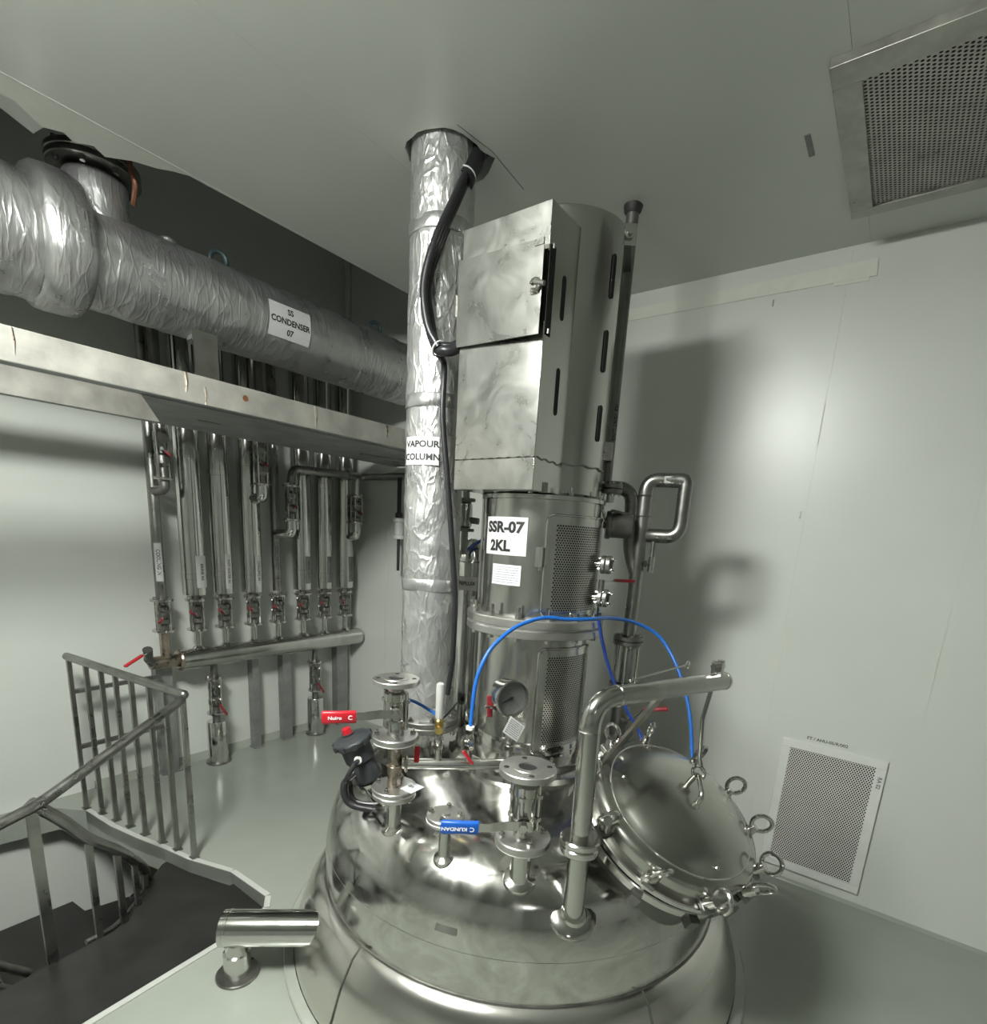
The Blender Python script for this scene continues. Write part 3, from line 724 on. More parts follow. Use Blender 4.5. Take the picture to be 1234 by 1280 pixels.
for k in range(8):
    a = k * PI / 4 + .2; q = cc + V((math.cos(a), math.sin(a), 0)) * .108
    MB().cyl(q + V((0, 0, .725)), q + V((0, 0, .804)), .006, 8).cyl(q + V((0, 0, .786)), q + V((0, 0, .797)), .011, 6).build('bolt', 'steel', fo)
vs_ = vcylmap(cc, .1045, math.radians(223.2 - 27), 1.724)
pl = plate('sign_plate', vs_, .128, .088, 'white', vc, nx=14)
lettering('VAPOUR', vs_, .028, 'ink', pl, y0=.020, x0=.002, bold=.02, sx=1.12)
lettering('COLUMN', vs_, .028, 'ink', pl, y0=-.020, x0=.002, bold=.02, sx=1.10)

# cables
cbl = thing('cable_bundle', 'tied bundle of black power cables looping from ceiling into the canopy', 'cables', (1.473, 1.278, 2.58))
cpath = [(1.492, 1.272, 2.66), (1.476, 1.272, 2.58), (1.405, 1.262, 2.45), (1.333, 1.275, 2.30), (1.308, 1.290, 2.18), (1.306, 1.268, 2.07), (1.306, 1.232, 2.005)]
tail = [(1.308, 1.205, 1.996), (1.322, 1.188, 1.998), (1.345, 1.176, 2.015), (1.375, 1.160, 2.045)]
for k, (dx, dz, r) in enumerate(((0, 0, .0155), (-.020, -.004, .012), (.014, .018, .013), (.022, -.006, .010))):
    pts = [V(p) + V((dx * (.5 + .5 * min(1, i / 2)) * (1 if i < 6 else .4), dx * .6, dz * (1 if i < 6 else .3))) for i, p in enumerate(cpath)]
    if k == 0: pts += [V(p) for p in tail]
    elif k == 2: pts += [V(p) + V((.004, .004, .012)) for p in tail]
    MB().tube(spline(pts, 6), r, 12).build('cable', 'rubber', cbl)
for q, n, R in (((1.445, 1.268, 2.522), (.07, .01, .13), .030), ((1.306, 1.228, 2.004), (0, .8, .6), .022)):
    MB().torus(q, n, R, .003, 24, 6).build('cable_tie', 'white', cbl)
sleeve = MB().tube(spline([(1.50, 1.27, 2.66), (1.478, 1.270, 2.58), (1.435, 1.266, 2.505)], 6), .030, 16).build('cable_sleeve', 'rubber', cbl)
tag(MB().tube(spline([(1.315, 1.232, 1.990), (1.355, 1.247, 1.965), (1.361, 1.252, 1.83), (1.377, 1.236, 1.635), (1.394, 1.220, 1.43), (1.408, 1.208, 1.242), (1.411, 1.210, 1.05), (1.405, 1.222, .90)], 8), .0095, 10)
    .build('power_cable', 'rubber'), 'single black cable hanging straight down the foil vapour column', 'cable')
# ================================================================== VALVES ON THE DOME
def flanged_valve(p, zs, R, rb, label, lever_dir, grip, grip_len, text, flip, lev_h, lev_off, reach):
    """p: axis point; zs = (bottom of lower flange, top of it, bottom of top flange, top)"""
    p = V(p); t = thing('flanged_ball_valve', label, 'valve', (p.x, p.y, zs[0])); P0 = V((p.x, p.y, 0))
    flange(t, (p.x, p.y, zs[0]), R, zs[1] - zs[0], .012, 4, 'lower_flange', rot=.9)
    MB().ring(P0, (0, 0, 1), .012, R * .98, zs[0] - .0035, zs[0] - .0003, 40, .0005).build('gasket', 'white_gasket', t)
    zt = zs[2]; H_ = zt - zs[1]
    up = MB().lathe([(rb * .55, zs[2] - .001), (R, zs[2]), (R, zs[3] - .002), (R - .002, zs[3]), (R * .55, zs[3]), (R * .53, zs[3] + .0015), (rb * .78, zs[3] + .0015), (rb * .74, zs[3] - .004), (rb * .74, zs[2])], P0, (0, 0, 1), 44, closed=True).build('top_flange', 'machined', t)
    for k in range(4):
        a = .75 + k * PI / 2; q = P0 + V((math.cos(a), math.sin(a), 0)) * R * .76
        MB().cyl(q + V((0, 0, zs[3] - .003)), q + V((0, 0, zs[3] + .0006)), R * .10, 14).build('bolt_hole', 'black', up)
    MB().cyl(P0 + V((0, 0, zs[2])), P0 + V((0, 0, zs[3] - .003)), rb * .75, 24).build('bore', 'black', up)
    z = lambda q: zs[1] + H_ * q
    MB().lathe([(rb * .85, z(0)), (rb * .8, z(.12)), (rb * 1.12, z(.15)), (rb * 1.12, z(.30)), (rb * .98, z(.32)), (rb * .98, z(.66)), (rb * 1.12, z(.68)), (rb * 1.12, z(.82)), (rb * .75, z(.86)), (rb * .75, z(1))], P0, (0, 0, 1), 32, closed=False).build('body', 'satin', t, smooth=25)
    for k in range(4):
        a = .35 + k * PI / 2; q = P0 + V((math.cos(a), math.sin(a), 0)) * rb * 1.16
        MB().cyl(q + V((0, 0, z(.12))), q + V((0, 0, z(.85))), .0055, 10).cyl(q + V((0, 0, z(.28))), q + V((0, 0, z(.34))), .010, 6).cyl(q + V((0, 0, z(.64))), q + V((0, 0, z(.70))), .010, 6).build('stud', 'steel', t)
    # stem toward the viewer, lever across it
    fd = -V((p.x, p.y, 0)).normalized(); ld = V(lever_dir).normalized(); c = P0 + V((0, 0, lev_h))
    st = MB().cyl(c, c + fd * (rb + lev_off + .012), .010, 16).cyl(c + fd * (rb + .002), c + fd * (rb + .012), .017, 18).build('stem', 'steel', t)
    nut = MB().cyl(c + fd * (rb + lev_off + .003), c + fd * (rb + lev_off + .013), .011, 6).build('stem_nut', 'steel', st)
    lc = c + fd * (rb + lev_off); upv = V((0, 0, 1))
    lw = .0125
    j1 = lc + ld * .045 ; j2 = lc + ld * .080 + fd * .012; g0 = lc + ld * (reach - grip_len) + fd * .014; g1 = lc + ld * reach + fd * .014
    lv = MB().bar(lc - ld * .018, j1, .003, lw * 2, upv).bar(j1 - ld * .002, j2, .003, lw * 1.9, upv).bar(j2 - ld * .002, g0 + ld * .03, .003, lw * 1.7, upv)
    lv = lv.build('lever', 'satin', t)
    g = MB(); nrm = fd
    sec = []
    for k in range(16):
        a = 2 * PI * k / 16; cs, sn = math.cos(a), math.sin(a)
        sec.append((math.copysign(abs(cs) ** .55, cs) * .0085, math.copysign(abs(sn) ** .55, sn) * .0175))
    rings = [(0, .92), (.003, 1), (grip_len * .5, .97), (grip_len - .006, 1.05), (grip_len - .001, .86)]
    vs = []
    for s_, k_ in rings: vs += [g0 + ld * s_ + nrm * a * k_ + upv * b * k_ for a, b in sec]
    fs = [(i * 16 + k, i * 16 + (k + 1) % 16, (i + 1) * 16 + (k + 1) % 16, (i + 1) * 16 + k) for i in range(4) for k in range(16)] + [tuple(range(15, -1, -1)), tuple(range(64, 80))]
    g.add(vs, fs); X = g.build('grip', grip, lv, smooth=45); X.data.update()
    right = -ld
    fm = flatmap((g0 + g1) / 2 + nrm * .0088, right, upv)
    if flip: fm = flipped(fm)
    lettering(text[0], fm, .0135, 'white_ink', lv, d=.0006, bold=.02, x0=text[2], sx=1.1)
    lettering(text[1], fm, .017, 'white_ink', lv, d=.0006, bold=.015, x0=text[3])
    return t
scr_left = V((-.79, .61, 0))
flanged_valve(PA, (.876, .893, 1.046, 1.060), .066, .029, 'tall steel ball valve with red lever on the left dome nozzle', (-.768, .64, 0), 'red', .090, ('Nuiro', 'C', -.010, .030), False, .968, .014, .195)
flanged_valve(PC, (.692, .712, .886, .903), .073, .031, 'steel ball valve with blue lever on the front centre nozzle', (-.60, .80, -.02), 'blue', .095, ('KUNDAN', 'C', .012, -.032), True, .765, .020, .205)
# the stained spool between nozzle A and its valve
sp = thing('pipe_spool', 'brown stained short pipe spool beneath the red lever valve', 'pipe', (PA.x, PA.y, .715))
MB().cyl((PA.x, PA.y, .727), (PA.x, PA.y, .874), .021, 22).build('pipe', 'stained', sp)
flange(sp, (PA.x, PA.y, .7185), .066, .013, .016, 4, 'flange', rot=.4)
MB().ring((PA.x, PA.y, 0), (0, 0, 1), .016, .064, .7145, .7182, 40, .0005).build('gasket', 'white_gasket', sp)
MB().torus((PA.x, PA.y, .80), (0, 0, 1), .022, .004, 24, 8).build('weld_bead', 'stained', sp)
MB().box((PA.x - .005, PA.y - .075, .7325), (PA.x + .05, PA.y - .03, .7340)).build('earthing_tag', 'paper', sp)
# blind flange
bf = thing('blind_flange', 'small round blind flange with bolts and brown oily stain below', 'flange', (PB.x, PB.y, .712))
o = MB().lathe([(0, .7125), (.052, .7125), (.052, .722), (.050, .724), (.014, .724), (.012, .729), (0, .729)], (PB.x, PB.y, 0), (0, 0, 1), 40).build('cover', 'machined', bf)
for k in range(4):
    a = .5 + k * PI / 2; q = V((PB.x + .04 * math.cos(a), PB.y + .04 * math.sin(a), .724))
    MB().bolt(q, (0, 0, 1), .008, .008, .004).build('bolt', 'steel', bf)
MB().ring((PB.x, PB.y, 0), (0, 0, 1), .01, .053, .7095, .7123, 40, .0005).build('gasket', 'white_gasket', bf)
rs = MB().lathe([(.0172, .682), (.0185, .706)], (PB.x, PB.y, 0), (0, 0, 1), 20, a0=math.radians(185), a1=math.radians(345)).build('oil_stain', 'rust', ves)

# ------------------------------------------------------------------ instrument header
H0 = V((PA.x + .012, PA.y - .018, .803)); H1 = V((1.262, .815, .803)); hd_ = (H1 - H0).normalized()
hdr = thing('instrument_header', 'short horizontal steel header pipe carrying gauge and small valves', 'pipe', H0)
MB().cyl(H0, H1, .0165, 20).build('pipe', 'satin', hdr)
MB().torus(H0 + hd_ * .012, hd_, .021, .005, 20, 8).build('weld_bead', 'stained', hdr)
MB().cyl(H1 - hd_ * .002, H1 + hd_ * .003, .0172, 20).build('end_cap', 'steel', hdr)
def hp(x, y): 
    s_ = ((V((x, y, .803)) - H0).dot(hd_)); return H0 + hd_ * s_
TB = [hp(1.122, 1.004), hp(1.178, .932), hp(1.247, .835)]
for q in TB:
    MB().cyl(q + V((0, 0, .010)), q + V((0, 0, .048)), .0105, 16).build('branch_stub', 'steel', hdr)
def small_valve(q, label, red, z0, lever, H_=.062):
    t = thing('small_ball_valve', label, 'valve', q + V((0, 0, z0)))
    b = q + V((0, 0, z0))
    MB().lathe([(.0125, 0), (.0125, .012), (.010, .014), (.0135, .022), (.0145, H_ * .5), (.0135, H_ - .020), (.010, H_ - .012), (.0125, H_ - .010), (.0125, H_)], b, (0, 0, 1), 18).build('body', 'satin', t)
    MB().cyl(b, b + V((0, 0, .012)), .0145, 6).cyl(b + V((0, 0, H_ - .011)), b + V((0, 0, H_)), .0145, 6).build('hex_end', 'steel', t)
    fd = V(lever[0]).normalized(); c = b + V((0, 0, H_ * .5))
    MB().cyl(c, c + fd * .030, .006, 12).cyl(c + fd * .024, c + fd * .032, .009, 6).build('stem', 'steel', t)
    pts = [c + fd * .027] + [c + V(p_) for p_ in lever[1]]
    lv = MB()
    for a_, b_ in zip(pts, pts[1:]): lv.bar(a_, b_, .013, .003, fd.cross(b_ - a_))
    lv = lv.build('lever', 'steel', t)
    MB().bar(pts[-2] + (pts[-1] - pts[-2]) * .12, pts[-1], .016, .008, fd.cross(pts[-1] - pts[-2])).build('grip', red, lv, bevel=.002)
    return t
vD = -V((1.1, .95, 0)).normalized(); sL = V((-.66, .75, 0)).normalized()
small_valve(TB[0], 'small ball valve with a short red lever under brass safety fitting', 'red', .048, (sL, [sL * .045 + V((0, 0, .006)), sL * .060 + V((0, 0, -.016)), sL * .062 + vD * .012 + V((0, 0, -.070))]), .058)
small_valve(TB[1], 'small ball valve with red lever at the blue hose end', 'red', .048, (vD, [vD * .034 + sL * .022 + V((0, 0, .010)), vD * .040 + sL * .024 + V((0, 0, -.012)), vD * .036 - sL * .010 + V((0, 0, -.060))]), .060)
small_valve(TB[2], 'small ball valve with upright red lever below the pressure gauge', 'dark_red', .048, (sL, [sL * .045 + V((0, 0, .004)), sL * .062 + V((0, 0, .060)), sL * .066 + V((0, 0, .135))]), .062)
# safety fitting with clear tube above the first valve
sf = thing('relief_fitting', 'brass fitting with a frosted clear tube standing upright', 'fitting', TB[0] + V((0, 0, .106)))
b = TB[0] + V((0, 0, .106))
MB().lathe([(.009, 0), (.009, .008), (.013, .010), (.013, .030), (.010, .034), (.010, .046)], b, (0, 0, 1), 18).build('brass_body', 'brass', sf)
MB().cyl(b + vD * .004 + V((0, 0, .006)), b + vD * .020 + V((0, 0, .004)), .012, 16).build('brass_cap', 'brass', sf)
MB().lathe([(.011, .036), (.0125, .042), (.0125, .130), (.011, .139), (.007, .142), (0, .1425)], b, (0, 0, 1), 18).build('clear_tube', 'clear', sf)
MB().tube([b + V((0, 0, .026)), b - vD * .03 + V((0, 0, .035)) - sL * .02, b - vD * .07 + V((0, 0, .062)) - sL * .05], .003, 8).build('cable', 'rubber', sf)
# pressure gauge
G0 = TB[2] + V((0, 0, .110)); GC = V((1.214, .822, .990)) + V((0, 0, .004)); gn = V((-.36, -.93, .04)).normalized()
GC = V((TB[2].x - .006, TB[2].y + .002, 1.012))
pg = thing('pressure_gauge', 'round steel pressure gauge with grey dial facing right', 'gauge', G0)
MB().cyl(G0, GC - V((0, 0, .048)), .0085, 14).cyl(G0, G0 + V((0, 0, .012)), .013, 6).build('stem', 'steel', pg)
MB().lathe([(0, -.040), (.050, -.040), (.053, -.036), (.053, .002), (.0565, .004), (.0565, .012), (.054, .014), (.0505, .014), (.0495, .002), (0, .002)], GC, gn, 48).build('case', 'satin', pg)
gu, gv, _ = basis(gn)
MB().lathe([(0, .0021), (.0493, .0021), (.0493, .0035), (0, .0035)], GC, gn, 48).build('dial', 'dial', pg)
gup = (V((0, 0, 1)) - gn * gn.z).normalized(); grt = gup.cross(gn)
gm = flatmap(GC + gn * .0036, grt, gup)
tk = MB()
for k in range(41):
    a = math.radians(225 - 270 * k / 40); r0 = .038 if k % 5 else .035
    d = V((math.cos(a), math.sin(a), 0)); s_ = V((-d.y, d.x, 0)) * (.0006 if k % 5 else .0010)
    pts = [d * r0 + s_, d * r0 - s_, d * .042 - s_, d * .042 + s_]
    tk.add([gm(p_.x, p_.y, .0004) for p_ in pts], [(0, 1, 2, 3)])
tk.build('tick_marks', 'grey_ink', pg)
for k, s_ in enumerate(('0', '2', '4', '6', '8', '10')):
    a = math.radians(225 - 54 * k)
    lettering(s_, gm, .009, 'grey_ink', pg, d=.0004, x0=.029 * math.cos(a), y0=.029 * math.sin(a), bold=.01)
lettering('bar', gm, .010, 'grey_ink', pg, d=.0004, y0=-.020, bold=.01)
a = math.radians(200)
MB().poly([gm(.004 * math.cos(a + PI / 2), .004 * math.sin(a + PI / 2), .001), gm(.036 * math.cos(a), .036 * math.sin(a), .001), gm(-.004 * math.cos(a + PI / 2), -.004 * math.sin(a + PI / 2), .001), gm(-.010 * math.cos(a), -.010 * math.sin(a), .001)], gn * .0015).build('needle', 'ink', pg)
MB().cyl(GC + gn * .004, GC + gn * .0075, .0045, 14).build('needle_hub', 'ink', pg)
MB().cyl(GC - gup * .028 - grt * .050 - gn * .02, GC - gup * .022 - grt * .074 - gn * .02, .004, 10).build('vent_pin', 'steel', pg)
tg = thing('calibration_tag', 'tilted white paper tag with printed lines hanging below gauge', 'tag', GC - gup * .085)
tu = (grt * .80 - gup * .60).normalized(); tv = (gup * .80 + grt * .60 - gn * .10).normalized()
tf = flatmap(GC - gup * .090 + grt * .004 + gn * .018, tu, tv)
pl = plate('tag_sheet', tf, .064, .052, 'white_ink', tg)
ruled_lines(tf, .055, 8, .0055, .0018, 'grey_ink', pl, seed=9)

# hoses
tag(MB().tube(spline([TB[1] + V((0, 0, .108)), (1.180, .924, 1.02), (1.196, .921, 1.085), (1.236, .910, 1.150), (1.312, .884, 1.205), (1.395, .842, 1.232), (1.468, .792, 1.228), (1.555, .747, 1.228), (1.66, .742, 1.222), (1.79, .705, 1.200), (1.848, .630, 1.152), (1.828, .545, 1.052), (1.79, .480, .93), (1.75, .44, .80), (1.72, .42, .735)], 8), .0062, 12)
    .build('air_hose', 'hose'), 'bright blue air hose arching over the agitator column flange to the cover', 'hose')
tag(MB().tube(spline([(1.60, .756, 1.225), (1.635, .752, 1.150), (1.688, .730, 1.029), (1.76, .685, .89), (1.80, .64, .80), (1.80, .62, .70)], 8), .0058, 12)
    .build('air_hose', 'hose_dark'), 'dark blue air hose slanting down behind the davit arm', 'hose')
tag(MB().tube(spline([TB[0] + V((.0, .012, .150)), (1.105, 1.06, .965), (1.10, 1.10, .972), (1.12, 1.16, .955), (1.16, 1.24, .90)], 8), .0048, 10)
    .build('air_hose', 'hose'), 'short blue hose curling behind the clear relief tube', 'hose')
MB().ring(TB[1] + V((0, 0, .108)), (0, 0, 1), .004, .0125, 0, .012, 18, .002).build('hose_ferrule', 'white_gasket', hdr)

# ------------------------------------------------------------------ sight glass lamp on the left of the dome
L0 = V((1.098, 1.252, .620)); L1 = V((1.030, 1.302, .838)); la = (L1 - L0).normalized(); Ln = (L1 - L0).length
sl = thing('sight_glass_lamp', 'tilted dark grey cylindrical sight glass lamp with red button', 'lamp', L0)
MB().lathe([(.030, -.02), (.030, .030), (.034, .032), (.044, .040), (.044, .052), (.0, .052)], L0, la, 32).build('mount', 'satin', sl)
MB().lathe([(.036, .052), (.043, .060), (.043, .125), (.040, .13), (.0, .13)], L0, la, 32).build('lower_body', 'slate', sl)
MB().lathe([(.040, .13), (.048, .134), (.048, .185), (.044, .188), (0, .188)], L0, la, 32).build('upper_body', 'slate', sl)
cp = MB().lathe([(.050, .188), (.060, .190), (.062, .194), (.062, .204), (.058, .210), (.044, .216), (.030, .220), (0, .221)], L0, la, 40).build('cap', 'slate', sl, smooth=28)
lu, lv_, _ = basis(la)
for k in range(10):
    a = 2 * PI * k / 10
    d = lu * math.cos(a) + lv_ * math.sin(a)
    MB().obox(L0 + la * .199 + d * .062, d * .004, la.cross(d) * .008, la * .008).build('cap_lug', 'slate', cp)
    if k % 2: MB().tube([L0 + la * .212 + d * .03, L0 + la * .206 + d * .056], .004, 6).build('cap_rib', 'slate', cp)
MB().cyl(L0 + la * .219 - lu * .010, L0 + la * .243 - lu * .010, .0165, 20, .014).build('red_button', 'red', sl)
MB().cyl(L0 + la * .219 - lu * .010, L0 + la * .226 - lu * .010, .021, 20).build('button_base', 'slate', sl)
vd = -V((L0.x, L0.y, 0)).normalized()
g_ = L0 + la * .150 + vd * .046
MB().cyl(g_ - vd * .005, g_ + vd * .012, .012, 18).build('cable_gland', 'white_gasket', sl)
MB().tube(spline([g_ + vd * .008, g_ + vd * .030 + V((-.010, .010, -.012)), g_ + vd * .034 + V((-.028, .022, -.055)), L0 + V((-.075, .035, .045)), L0 + V((-.075, .015, -.005)), L0 + V((-.040, -.045, -.012)), L0 + V((.02, -.10, .0)), L0 + V((.05, -.13, .03))], 8), .0075, 10).build('cable', 'rubber', sl)
MB().tube(spline([L0 + V((-.06, .02, .09)), L0 + V((-.098, .035, .05)), L0 + V((-.098, .01, -.005)), L0 + V((-.055, -.055, -.022)), L0 + V((.0, -.115, -.022))], 8), .0115, 12).build('conduit', 'rubber', sl)

# ------------------------------------------------------------------ riser behind the right side of the dome
RX = V((1.901, .768, 0))
rs = thing('riser_pipe', 'dull upright riser pipe with square loop beside right wall', 'pipe', (RX.x, RX.y, .66))
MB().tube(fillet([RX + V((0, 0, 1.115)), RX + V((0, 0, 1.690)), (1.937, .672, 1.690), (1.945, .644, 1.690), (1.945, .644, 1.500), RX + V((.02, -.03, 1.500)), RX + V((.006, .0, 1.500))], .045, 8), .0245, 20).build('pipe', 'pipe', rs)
MB().tube(fillet([(1.80, .872, 1.655), (1.885, .812, 1.655), (1.892, .800, 1.44), RX + V((.0, .0, 1.36))], .05, 8), .0235, 18).build('side_pipe', 'bare', rs)
for h in (1.615, 1.545):
    MB().torus(RX + V((0, 0, h + .02)), (0, 0, 1), .0245, .003, 24, 6).build('weld_bead', 'bare', rs)
lp = flatmap(V((1.9235, .706, 1.690)) + V((-.68, -.73, 0)) * .0248 * .96, (.447, -.894, 0), (0, 0, 1))
pl = plate('pipe_label', lp, .036, .022, 'grey_label', rs)
lettering('OUT', lp, .012, 'ink', pl)
dn_ = RX + V((.018, -.045, 0))
MB().cyl(dn_ + V((0, 0, 1.425)), dn_ + V((0, 0, 1.480)), .0085, 12).build('drain_stub', 'bare', rs)
dvv = thing('drain_cock', 'tiny steel drain cock hanging under the square pipe loop', 'valve', dn_ + V((0, 0, 1.37)))
MB().cyl(dn_ + V((0, 0, 1.372)), dn_ + V((0, 0, 1.427)), .012, 14).build('body', 'satin', dvv)
MB().cyl(dn_ + V((0, 0, 1.40)), dn_ + V((-.022, .016, 1.40)), .006, 10).cyl(dn_ + V((-.018, .013, 1.40)), dn_ + V((-.024, .018, 1.40)), .012, 10).build('handle', 'bare', dvv)
def flange_pair(c, R, t, name='flange', mt_='bare', n=4, axis=(0, 0, 1)):
    c = V(c); u, v_, ax = basis(axis)
    a_ = MB().ring(c, axis, .015, R, .001, .016, 32, .002).build(name, mt_, t)
    b_ = MB().ring(c, axis, .015, R, -.016, -.001, 32, .002).build(name, mt_, t)
    for k in range(n):
        d = u * math.cos(.6 + 2 * PI * k / n) + v_ * math.sin(.6 + 2 * PI * k / n)
        MB().cyl(c + d * R * .8 - ax * .024, c + d * R * .8 + ax * .024, R * .085, 8).cyl(c + d * R * .8 + ax * .016, c + d * R * .8 + ax * .022, R * .15, 6).build('bolt', 'steel', a_)
flange_pair(RX + V((0, 0, 1.115)), .056, rs)
sg = thing('tubular_sight_glass', 'glass tube sight gauge with tie rods under the riser', 'sight glass', (RX.x, RX.y, .93))
MB().cyl(RX + V((0, 0, .955)), RX + V((0, 0, 1.097)), .034, 24).build('glass_tube', 'glass', sg)
MB().cyl(RX + V((0, 0, .95)), RX + V((0, 0, 1.098)), .012, 14).build('inner_pipe', 'pipe', sg)
for k in range(4):
    a = .3 + k * PI / 2; q = RX + V((math.cos(a), math.sin(a), 0)) * .041
    MB().cyl(q + V((0, 0, .945)), q + V((0, 0, 1.098)), .005, 8).build('tie_rod', 'steel', sg)
MB().ring(RX, (0, 0, 1), .012, .054, .928, .950, 32, .002).build('lower_flange', 'bare', sg)
bv = thing('riser_valve', 'dark ball valve with red lever half hidden under davit arm', 'valve', (RX.x, RX.y, .66))
MB().lathe([(.025, .64), (.025, .72), (.050, .722), (.050, .738), (.030, .742), (.034, .76), (.034, .86), (.030, .88), (.050, .885), (.050, .925), (.02, .927)], RX, (0, 0, 1), 24).build('body', 'bare', bv)
MB().cyl(RX + V((0, 0, .81)), RX + V((-.045, -.045, .81)), .010, 12).build('stem', 'bare', bv)
lv = MB().bar(RX + V((-.045, -.045, .81)), RX + V((-.07, -.12, .885)), .018, .004).build('lever', 'satin', bv)
MB().bar(RX + V((-.072, -.118, .886)), RX + V((-.055, -.20, .905)), .022, .012).build('grip', 'dark_red', lv, bevel=.003)
# fittings behind the column, right side
cl = thing('round_housing', 'small grey round motor-like housing on the column behind the riser', 'housing', (1.80, .86, 1.50))
hx = (V((1.848, .775, 1.527)) - V((1.80, .862, 1.527))).normalized()
MB().lathe([(.012, -.09), (.012, .0), (.046, .002), (.048, .006), (.048, .018), (.043, .020), (.043, .085), (.040, .092), (0, .092)], V((1.800, .862, 1.527)), hx, 32).build('housing', 'bare', cl)
MB().bar(V((1.775, .83, 1.575)), V((1.835, .79, 1.565)), .014, .008).build('handle', 'bare', cl)
MB().tube(spline([(1.765, .87, 1.60), (1.76, .855, 1.57), (1.775, .85, 1.545), (1.80, .862, 1.53)], 6), .006, 10).build('cable', 'steel', cl)
t = thing('side_nozzle', 'upper small bolted flange on right side of agitator column', 'flange', cpt(283, .205, 1.40))
d = (cpt(283, 1, 0) - cpt(283, 0, 0)).normalized()
MB().cyl(cpt(283, .18, 1.395), cpt(283, .225, 1.395), .014, 16).build('stub', 'satin', t)
flange_pair(cpt(283, .235, 1.395), .030, t, axis=d)
t = thing('side_valve', 'small valve with thin dark red lever on right of agitator column', 'valve', cpt(283, .205, 1.29))
MB().cyl(cpt(283, .18, 1.285), cpt(283, .225, 1.285), .014, 16).build('stub', 'satin', t)
flange_pair(cpt(283, .235, 1.285), .030, t, axis=d)
MB().cyl(cpt(283, .225, 1.285), cpt(283, .225, 1.345), .010, 12).build('stem', 'bare', t)
lv = MB().bar(cpt(283, .222, 1.337), V((1.805, .800, 1.337)), .014, .005).build('lever', 'steel', t)
MB().bar(V((1.800, .806, 1.337)), V((1.855, .752, 1.337)), .016, .010).build('grip', 'dark_red', lv, bevel=.002)
t = thing('rim_nozzle', 'small bolted flange pair at top right rim of the column', 'flange', cpt(290, .21, 1.64))
flange_pair((1.768, .838, 1.645), .038, t)
MB().cyl((1.768, .838, 1.60), (1.768, .838, 1.63), .014, 14).build('stub', 'satin', t)
# left side, behind the column
t = thing('thin_branch_pipe', 'thin upright branch pipe with small valve between the two columns', 'pipe', (1.62, 1.352, 1.38))
q = V((1.615, 1.352, 0))
MB().cyl(q + V((0, 0, 1.39)), q + V((0, 0, 1.76)), .014, 14).build('pipe', 'pipe', t)
for h in (1.585, 1.475):
    MB().ring(q, (0, 0, 1), .01, .036, h, h + .012, 24, .002).build('flange', 'bare', t)
MB().lathe([(.020, 1.488), (.026, 1.50), (.026, 1.57), (.020, 1.584)], q, (0, 0, 1), 18).build('valve_body', 'satin', t)
MB().cyl(q + V((0, 0, 1.52)), q + V((.02, -.05, 1.515)), .012, 12).build('handle', 'bare', t)
q = V((1.715, 1.385, 0))
t = thing('insulated_reflux_pipe', 'bright clad upright pipe half hidden behind the agitator column', 'pipe', (q.x, q.y, .66))
MB().lathe([(.062, .62), (.062, 1.36), (.055, 1.40), (.030, 1.44), (.012, 1.45)], q, (0, 0, 1), 32).build('cladding', 'clad', t)
MB().torus(q + V((0, 0, 1.36)), (0, 0, 1), .0625, .003, 32, 6).build('band', 'steel', t)
pf = vcylmap(q, .0625, math.radians(219 - 20), 1.275); pl = plate('pipe_label', pf, .085, .055, 'grey_label', t)
lettering('REFLUX', pf, .020, 'ink', pl, bold=.02)
MB().tube(spline([(1.63, 1.36, 1.40), (1.68, 1.33, 1.44), (1.74, 1.25, 1.50)], 6), .006, 8).build('hose', 'hose_dark', t)
# ================================================================== LEFT WALL: CONDENSER, BEAMS, PIPES
CY, CZ, CR = 2.55, 2.354, .160
con = thing('condenser', 'horizontal foil wrapped condenser drum lying under the ceiling edge', 'condenser', (1.4, CY, CZ - CR))
MB().lathe([(.0, .80), (.12, .80)] + [(CR, .81 + k * .0165) for k in range(99)] + [(.10, 2.44), (0, 2.44)], (0, CY, CZ), (1, 0, 0), 72, jit=.005, js=20).build('drum_lagging', 'foil_wrap', con, smooth=60)
MB().lathe([(0, .08), (.14, .10), (.185, .16)] + [(.188, .20 + k * .02) for k in range(24)] + [(.188, .685)], (0, CY, CZ - .005), (1, 0, 0), 64, jit=.008, js=16).build('head_lagging', 'foil_wrap', con, smooth=60)
MB().lathe([(.15, .680), (.196, .684), (.212, .70), (.216, .735), (.216, .785), (.210, .815), (.194, .832), (.15, .834)], (0, CY, CZ + .008), (1, 0, 0), 72, jit=.008, js=12).build('flange_lagging', 'foil_wrap', con, smooth=50)
def top_nozzle(x):
    o = MB().lathe([(.098, .10), (.098, .12), (.101, .16), (.098, .20), (.100, .255), (.096, .262)], (x, CY, CZ), (0, 0, 1), 40, jit=.005, js=14).build('nozzle_lagging', 'foil_wrap', con, smooth=50)
    MB().cyl((x, CY, CZ + .25), (x, CY, CZ + .30), .075, 28).build('nozzle_neck', 'bare', o)
    MB().ring((x, CY, CZ + .275), (0, 0, 1), .06, .142, 0, .020, 44, .003).build('flange', 'bare', o)
    MB().ring((x, CY, CZ + .297), (0, 0, 1), .06, .142, 0, .020, 44, .003).build('flange', 'bare', o)
    for k in range(8):
        a = .2 + k * PI / 4
        MB().cyl((x + .122 * math.cos(a), CY + .122 * math.sin(a), CZ + .260), (x + .122 * math.cos(a), CY + .122 * math.sin(a), CZ + .332), .009, 8).build('bolt', 'bare', o)
    return o
o = top_nozzle(.905)
